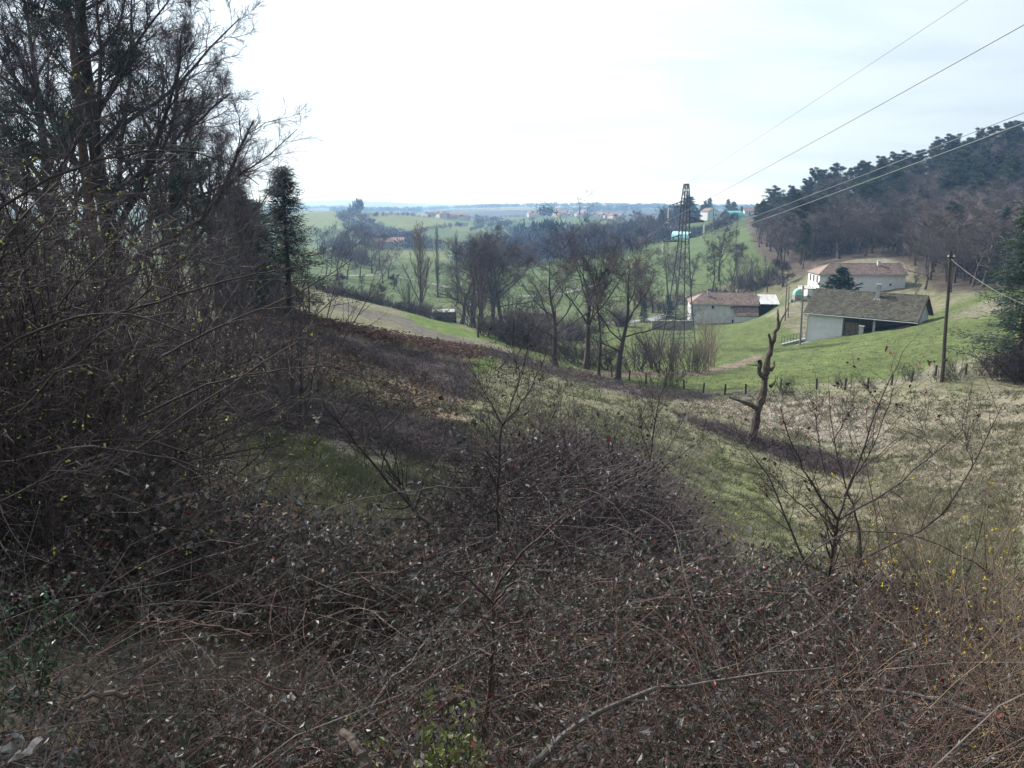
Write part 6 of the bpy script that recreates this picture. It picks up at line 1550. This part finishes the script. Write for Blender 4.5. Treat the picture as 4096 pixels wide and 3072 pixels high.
branch('long silvery branch running diagonally across the bottom foreground', ZD((1110, 1640), (1250, 1510), (1400, 1400), (1620, 1260), (1850, 1180), (2160, 1130), (2550, 1075), (2990, 1035)), 2.15, 0.013, 0.003, M['stem_grey'], 0.4, 12)
branch('straight grey branch leaning left of the upright red-brown stem', ZD((0, 1450), (140, 1270), (300, 1080), (490, 860), (740, 600)), 2.5, 0.008, 0.003, M['stem_grey'], 0.5, 5)
branch('thick bleached driftwood limb at the bottom edge of the picture', ZD((-50, 1430), (0, 1480), (60, 1550), (110, 1680)), 1.75, 0.010, 0.015, M['dead'], -0.1, 0, kink=0.004)
branch('dark curved dead branch half buried in leaves at lower left', [(115, 1545), (150, 1520), (200, 1500), (280, 1500)], 2.05, 0.005, 0.010, M['dead'], 0.1, 2)
branch('reddish shoot pointing left over the dark leaves at lower left', [(640, 1500), (560, 1475), (450, 1458), (320, 1462)], 2.25, 0.004, 0.0015, M['stem_red'], -0.15, 5)
branch('thin red shoot reaching left above the pale leaf', [(545, 1375), (480, 1352), (400, 1345), (300, 1335), (200, 1370)], 2.6, 0.004, 0.0015, M['stem_red'], 0.1, 5)
branch('long arching pale cane at the lower right', ZE((850, 1180), (1150, 1170), (1500, 1190), (1850, 1300), (2200, 1520)), 2.9, 0.005, 0.011, M['stem_grey'], -0.4, 6, 'arching_cane')
branch('pale cane curving down over the forsythia', ZE((1210, 700), (1330, 760), (1440, 850), (1600, 990), (1700, 1200)), 3.4, 0.004, 0.007, M['stem_tan'], -0.3, 4, 'arching_cane')
branch('dark arching bramble cane crossing the right sapling', ZE((560, 760), (700, 600), (800, 330), (1000, 200), (1250, 190), (1500, 215), (1750, 320), (1950, 460)), 4.2, 0.005, 0.004, M['stem_purple'], 0.2, 5, 'arching_cane')
branch('brown leaning stem beside the right sapling foot', ZE((1400, 1380), (1270, 1130), (1170, 950), (1060, 800)), 3.6, 0.013, 0.008, M['stem_tan'], 0.5, 3)
branch('arching bramble cane before the leaning sapling', ZA((-60, 1420), (100, 1330), (440, 1240), (760, 1190), (1150, 1200)), 4.6, 0.004, 0.003, M['stem_grey'], 0.3, 6, 'arching_cane')
branch('bent grey twig over the grass at left centre', ZA((-260, 1260), (-100, 1070), (60, 930), (160, 890), (400, 905)), 5.0, 0.004, 0.003, M['stem_grey'], 0.2, 6, 'arching_cane')
# left: long budding arches in front of the hedge
for k, (pts, Y, lab) in enumerate([([(-40, 480), (150, 360), (330, 320), (470, 335), (560, 400)], 5.2, 'long budding arch crossing the hedge below the pine'), ([(-40, 780), (120, 690), (260, 670), (420, 720), (560, 860)], 4.6, 'long budding arch curving through the middle of the hedge'), ([(-20, 1000), (200, 960), (420, 1000), (620, 1090)], 4.4, 'low budding arch at the foot of the hedge'), ([(350, 770), (480, 700), (640, 640), (760, 560)], 5.6, 'budding shoot pointing right from the hedge'), ([(300, 900), (450, 830), (580, 800), (720, 790)], 5.4, 'twiggy shoot reaching right over the slope'), ([(200, 690), (380, 640), (560, 590), (660, 575)], 5.8, 'budding shoot rising right under the slope pines')]):
    branch(lab, pts, Y, 0.010, 0.003, M['stem_brown'], 0.4, 14, 'budding_branch', tl=0.4)

# ------------------------------------------------------------------ forsythia at right
def forsythia(seed):
    rng = np.random.default_rng(seed)
    st = np.c_[rng.normal(size=(26, 2)) * 0.22, np.zeros(26)]; sd = np.c_[rng.normal(size=(26, 2)) * 0.5, np.ones(26)]
    gt, gc, tips = tree_geo(2.0, 0.010, dict(frac=1, K=9, wob=0.07, up=-0.02, taper=0.3), [dict(n=9, t0=0.15, t1=1.0, a0=25, a1=65, ratio=0.32, shape=0.4, K=5, wob=0.14, up=0.0, rk=0.55)], (7, 0.05, 25, 70, 0.16, 0.0016), seed, solid=1, start=st, sdir=sd, minr=0.0018)
    gb = Geo(); k = rng.random(len(tips)) < 0.07; C = np.repeat(tips[k], 4, 0); gb.leaves(C, 0.022, 0.45, 0, rng=rng)
    return gt.mesh('stems', [M['stem_tan']]), gc.mesh('twigs', [M['stem_tan']]), gb.mesh('flowers', [M['flower']])
FS = [forsythia(600), forsythia(601)]
for k, (x, y, s, lab) in enumerate([(2.5, 3.5, 0.62, 'forsythia bush with yellow flowers nearest the bottom right'), (3.0, 4.2, 0.78, 'forsythia bush with yellow flowers at the right picture edge'), (2.6, 4.6, 0.6, 'sparse forsythia bush behind the right sapling'), (3.3, 5.2, 1.0, 'forsythia bush farthest back at right, yellow on its top'), (1.9, 3.0, 0.4, 'low forsythia stems right of the silvery branch'), (2.3, 2.7, 0.5, 'forsythia stems low in the bottom right corner')]):
    t = thing('forsythia_bush', lab, 'bush', onxy(x, y, 0.05), k * 1.3, 'forsythia bushes', s)
    for nm, me in zip(('stems', 'twigs', 'flowers'), FS[k % 2]): link(nm, me, t)['kind'] = 'stuff' if nm == 'flowers' else 'thing'
rt = lambda X, Y: top_z(X, Y) - 0.15
thicket('tan_stem_tangle', 1900, lambda Y, u: 0.35 * Y + u * 0.62 * Y, (1.6, 5.5), rt, 0.5, 0.6, 0.0024, M['stem_tan'], lean=0.9, up=0.9)
sprays('right_bank_leaves', 1500, lambda Y, u: 0.3 * Y + u * 0.5 * Y, (1.5, 5.2), rt, 0.45, 0.4, 9, 0.026, 0.5, M['coto'], M['stem_red'], 0.0022, mix=((M['red_leaf'], 0.03), (M['brown_leaf'], 0.12), (M['deep_leaf'], 0.06)))

# ------------------------------------------------------------------ small things in the foreground
def shrublet(px, py, Y, R, n, m, label, name='seedling_shrub'):
    b = at(px, py, Y); t = thing(name, label, 'shrub', b - [0, 0, R])
    d = np.c_[rnd.normal(size=(14, 2)) * 0.6, np.ones(14)]; P, Rr = grow(np.zeros((14, 3)), d, np.full(14, R * 1.5), np.full(14, 0.0025), 6, 0.1, 0.0, 0.4, rnd)
    g = Geo(); g.tubes(P, Rr, 3); part('stems', g, M['stem_brown'], t)
    i = rnd.integers(0, 14, n); f = rnd.integers(1, 6, n); C = P[i, f] + rnd.normal(size=(n, 3)) * R * 0.12
    g = Geo(); g.leaves(C, 0.026 * rnd.uniform(0.7, 1.3, n), 0.5, 0, rnd.normal(size=(n, 3)) + [0, 0, 0.3], rng=rnd); part('leaves', g, m, t)
shrublet(425, 742, 1.9, 0.17, 330, M['green_leaf'], 'small yellow-green leaved shrub at the bottom centre')
shrublet(450, 760, 1.8, 0.10, 160, M['green_leaf'], 'brightest yellow-green sprig at the bottom edge')
shrublet(25, 640, 2.5, 0.3, 500, M['deep_leaf'], 'dark green leafy sprig at the left picture edge')
def pale_leaf(px, py, Y, s, m, label, name):
    b = at(px, py, Y); t = thing(name, label, 'leaf', b, rnd.uniform(0, 6))
    for k in range(4):
        a = rnd.normal(size=3); u = rnd.normal(size=3); u = np.cross(a, u); u /= np.linalg.norm(u); a /= np.linalg.norm(a); w = np.cross(a, u)
        n = 6; V = []; F = []
        for i in range(n):
            for j in range(4):
                f, h = i / (n - 1), j / 3 - 0.5; wd = math.sin(math.pi * (0.12 + 0.8 * f)) * (1 + 0.25 * ((i * 7 + j * 3 + k) % 3 - 1))
                V.append(a * s * f + u * s * 0.8 * h * wd + w * s * 0.25 * (abs(h) * 2 + 0.5 * math.sin(f * 5 + k)))
        for i in range(n - 1):
            for j in range(3): F.append((i * 4 + j, i * 4 + j + 1, i * 4 + 5 + j, i * 4 + 4 + j))
        g = Geo(); g.add(V, F); part('curled_lobe', g, M[m], t)
pale_leaf(289, 695, 2.1, 0.032, 'rag', 'crumpled whitish dead leaf lying on the dark leaves', 'pale_leaf')
pale_leaf(236, 612, 2.9, 0.03, 'rag', 'pale curled leaf caught in the carpet, above the white one', 'pale_leaf')
pale_leaf(20, 750, 1.75, 0.055, 'rag', 'large tan dead leaf in the bottom left corner', 'pale_leaf')
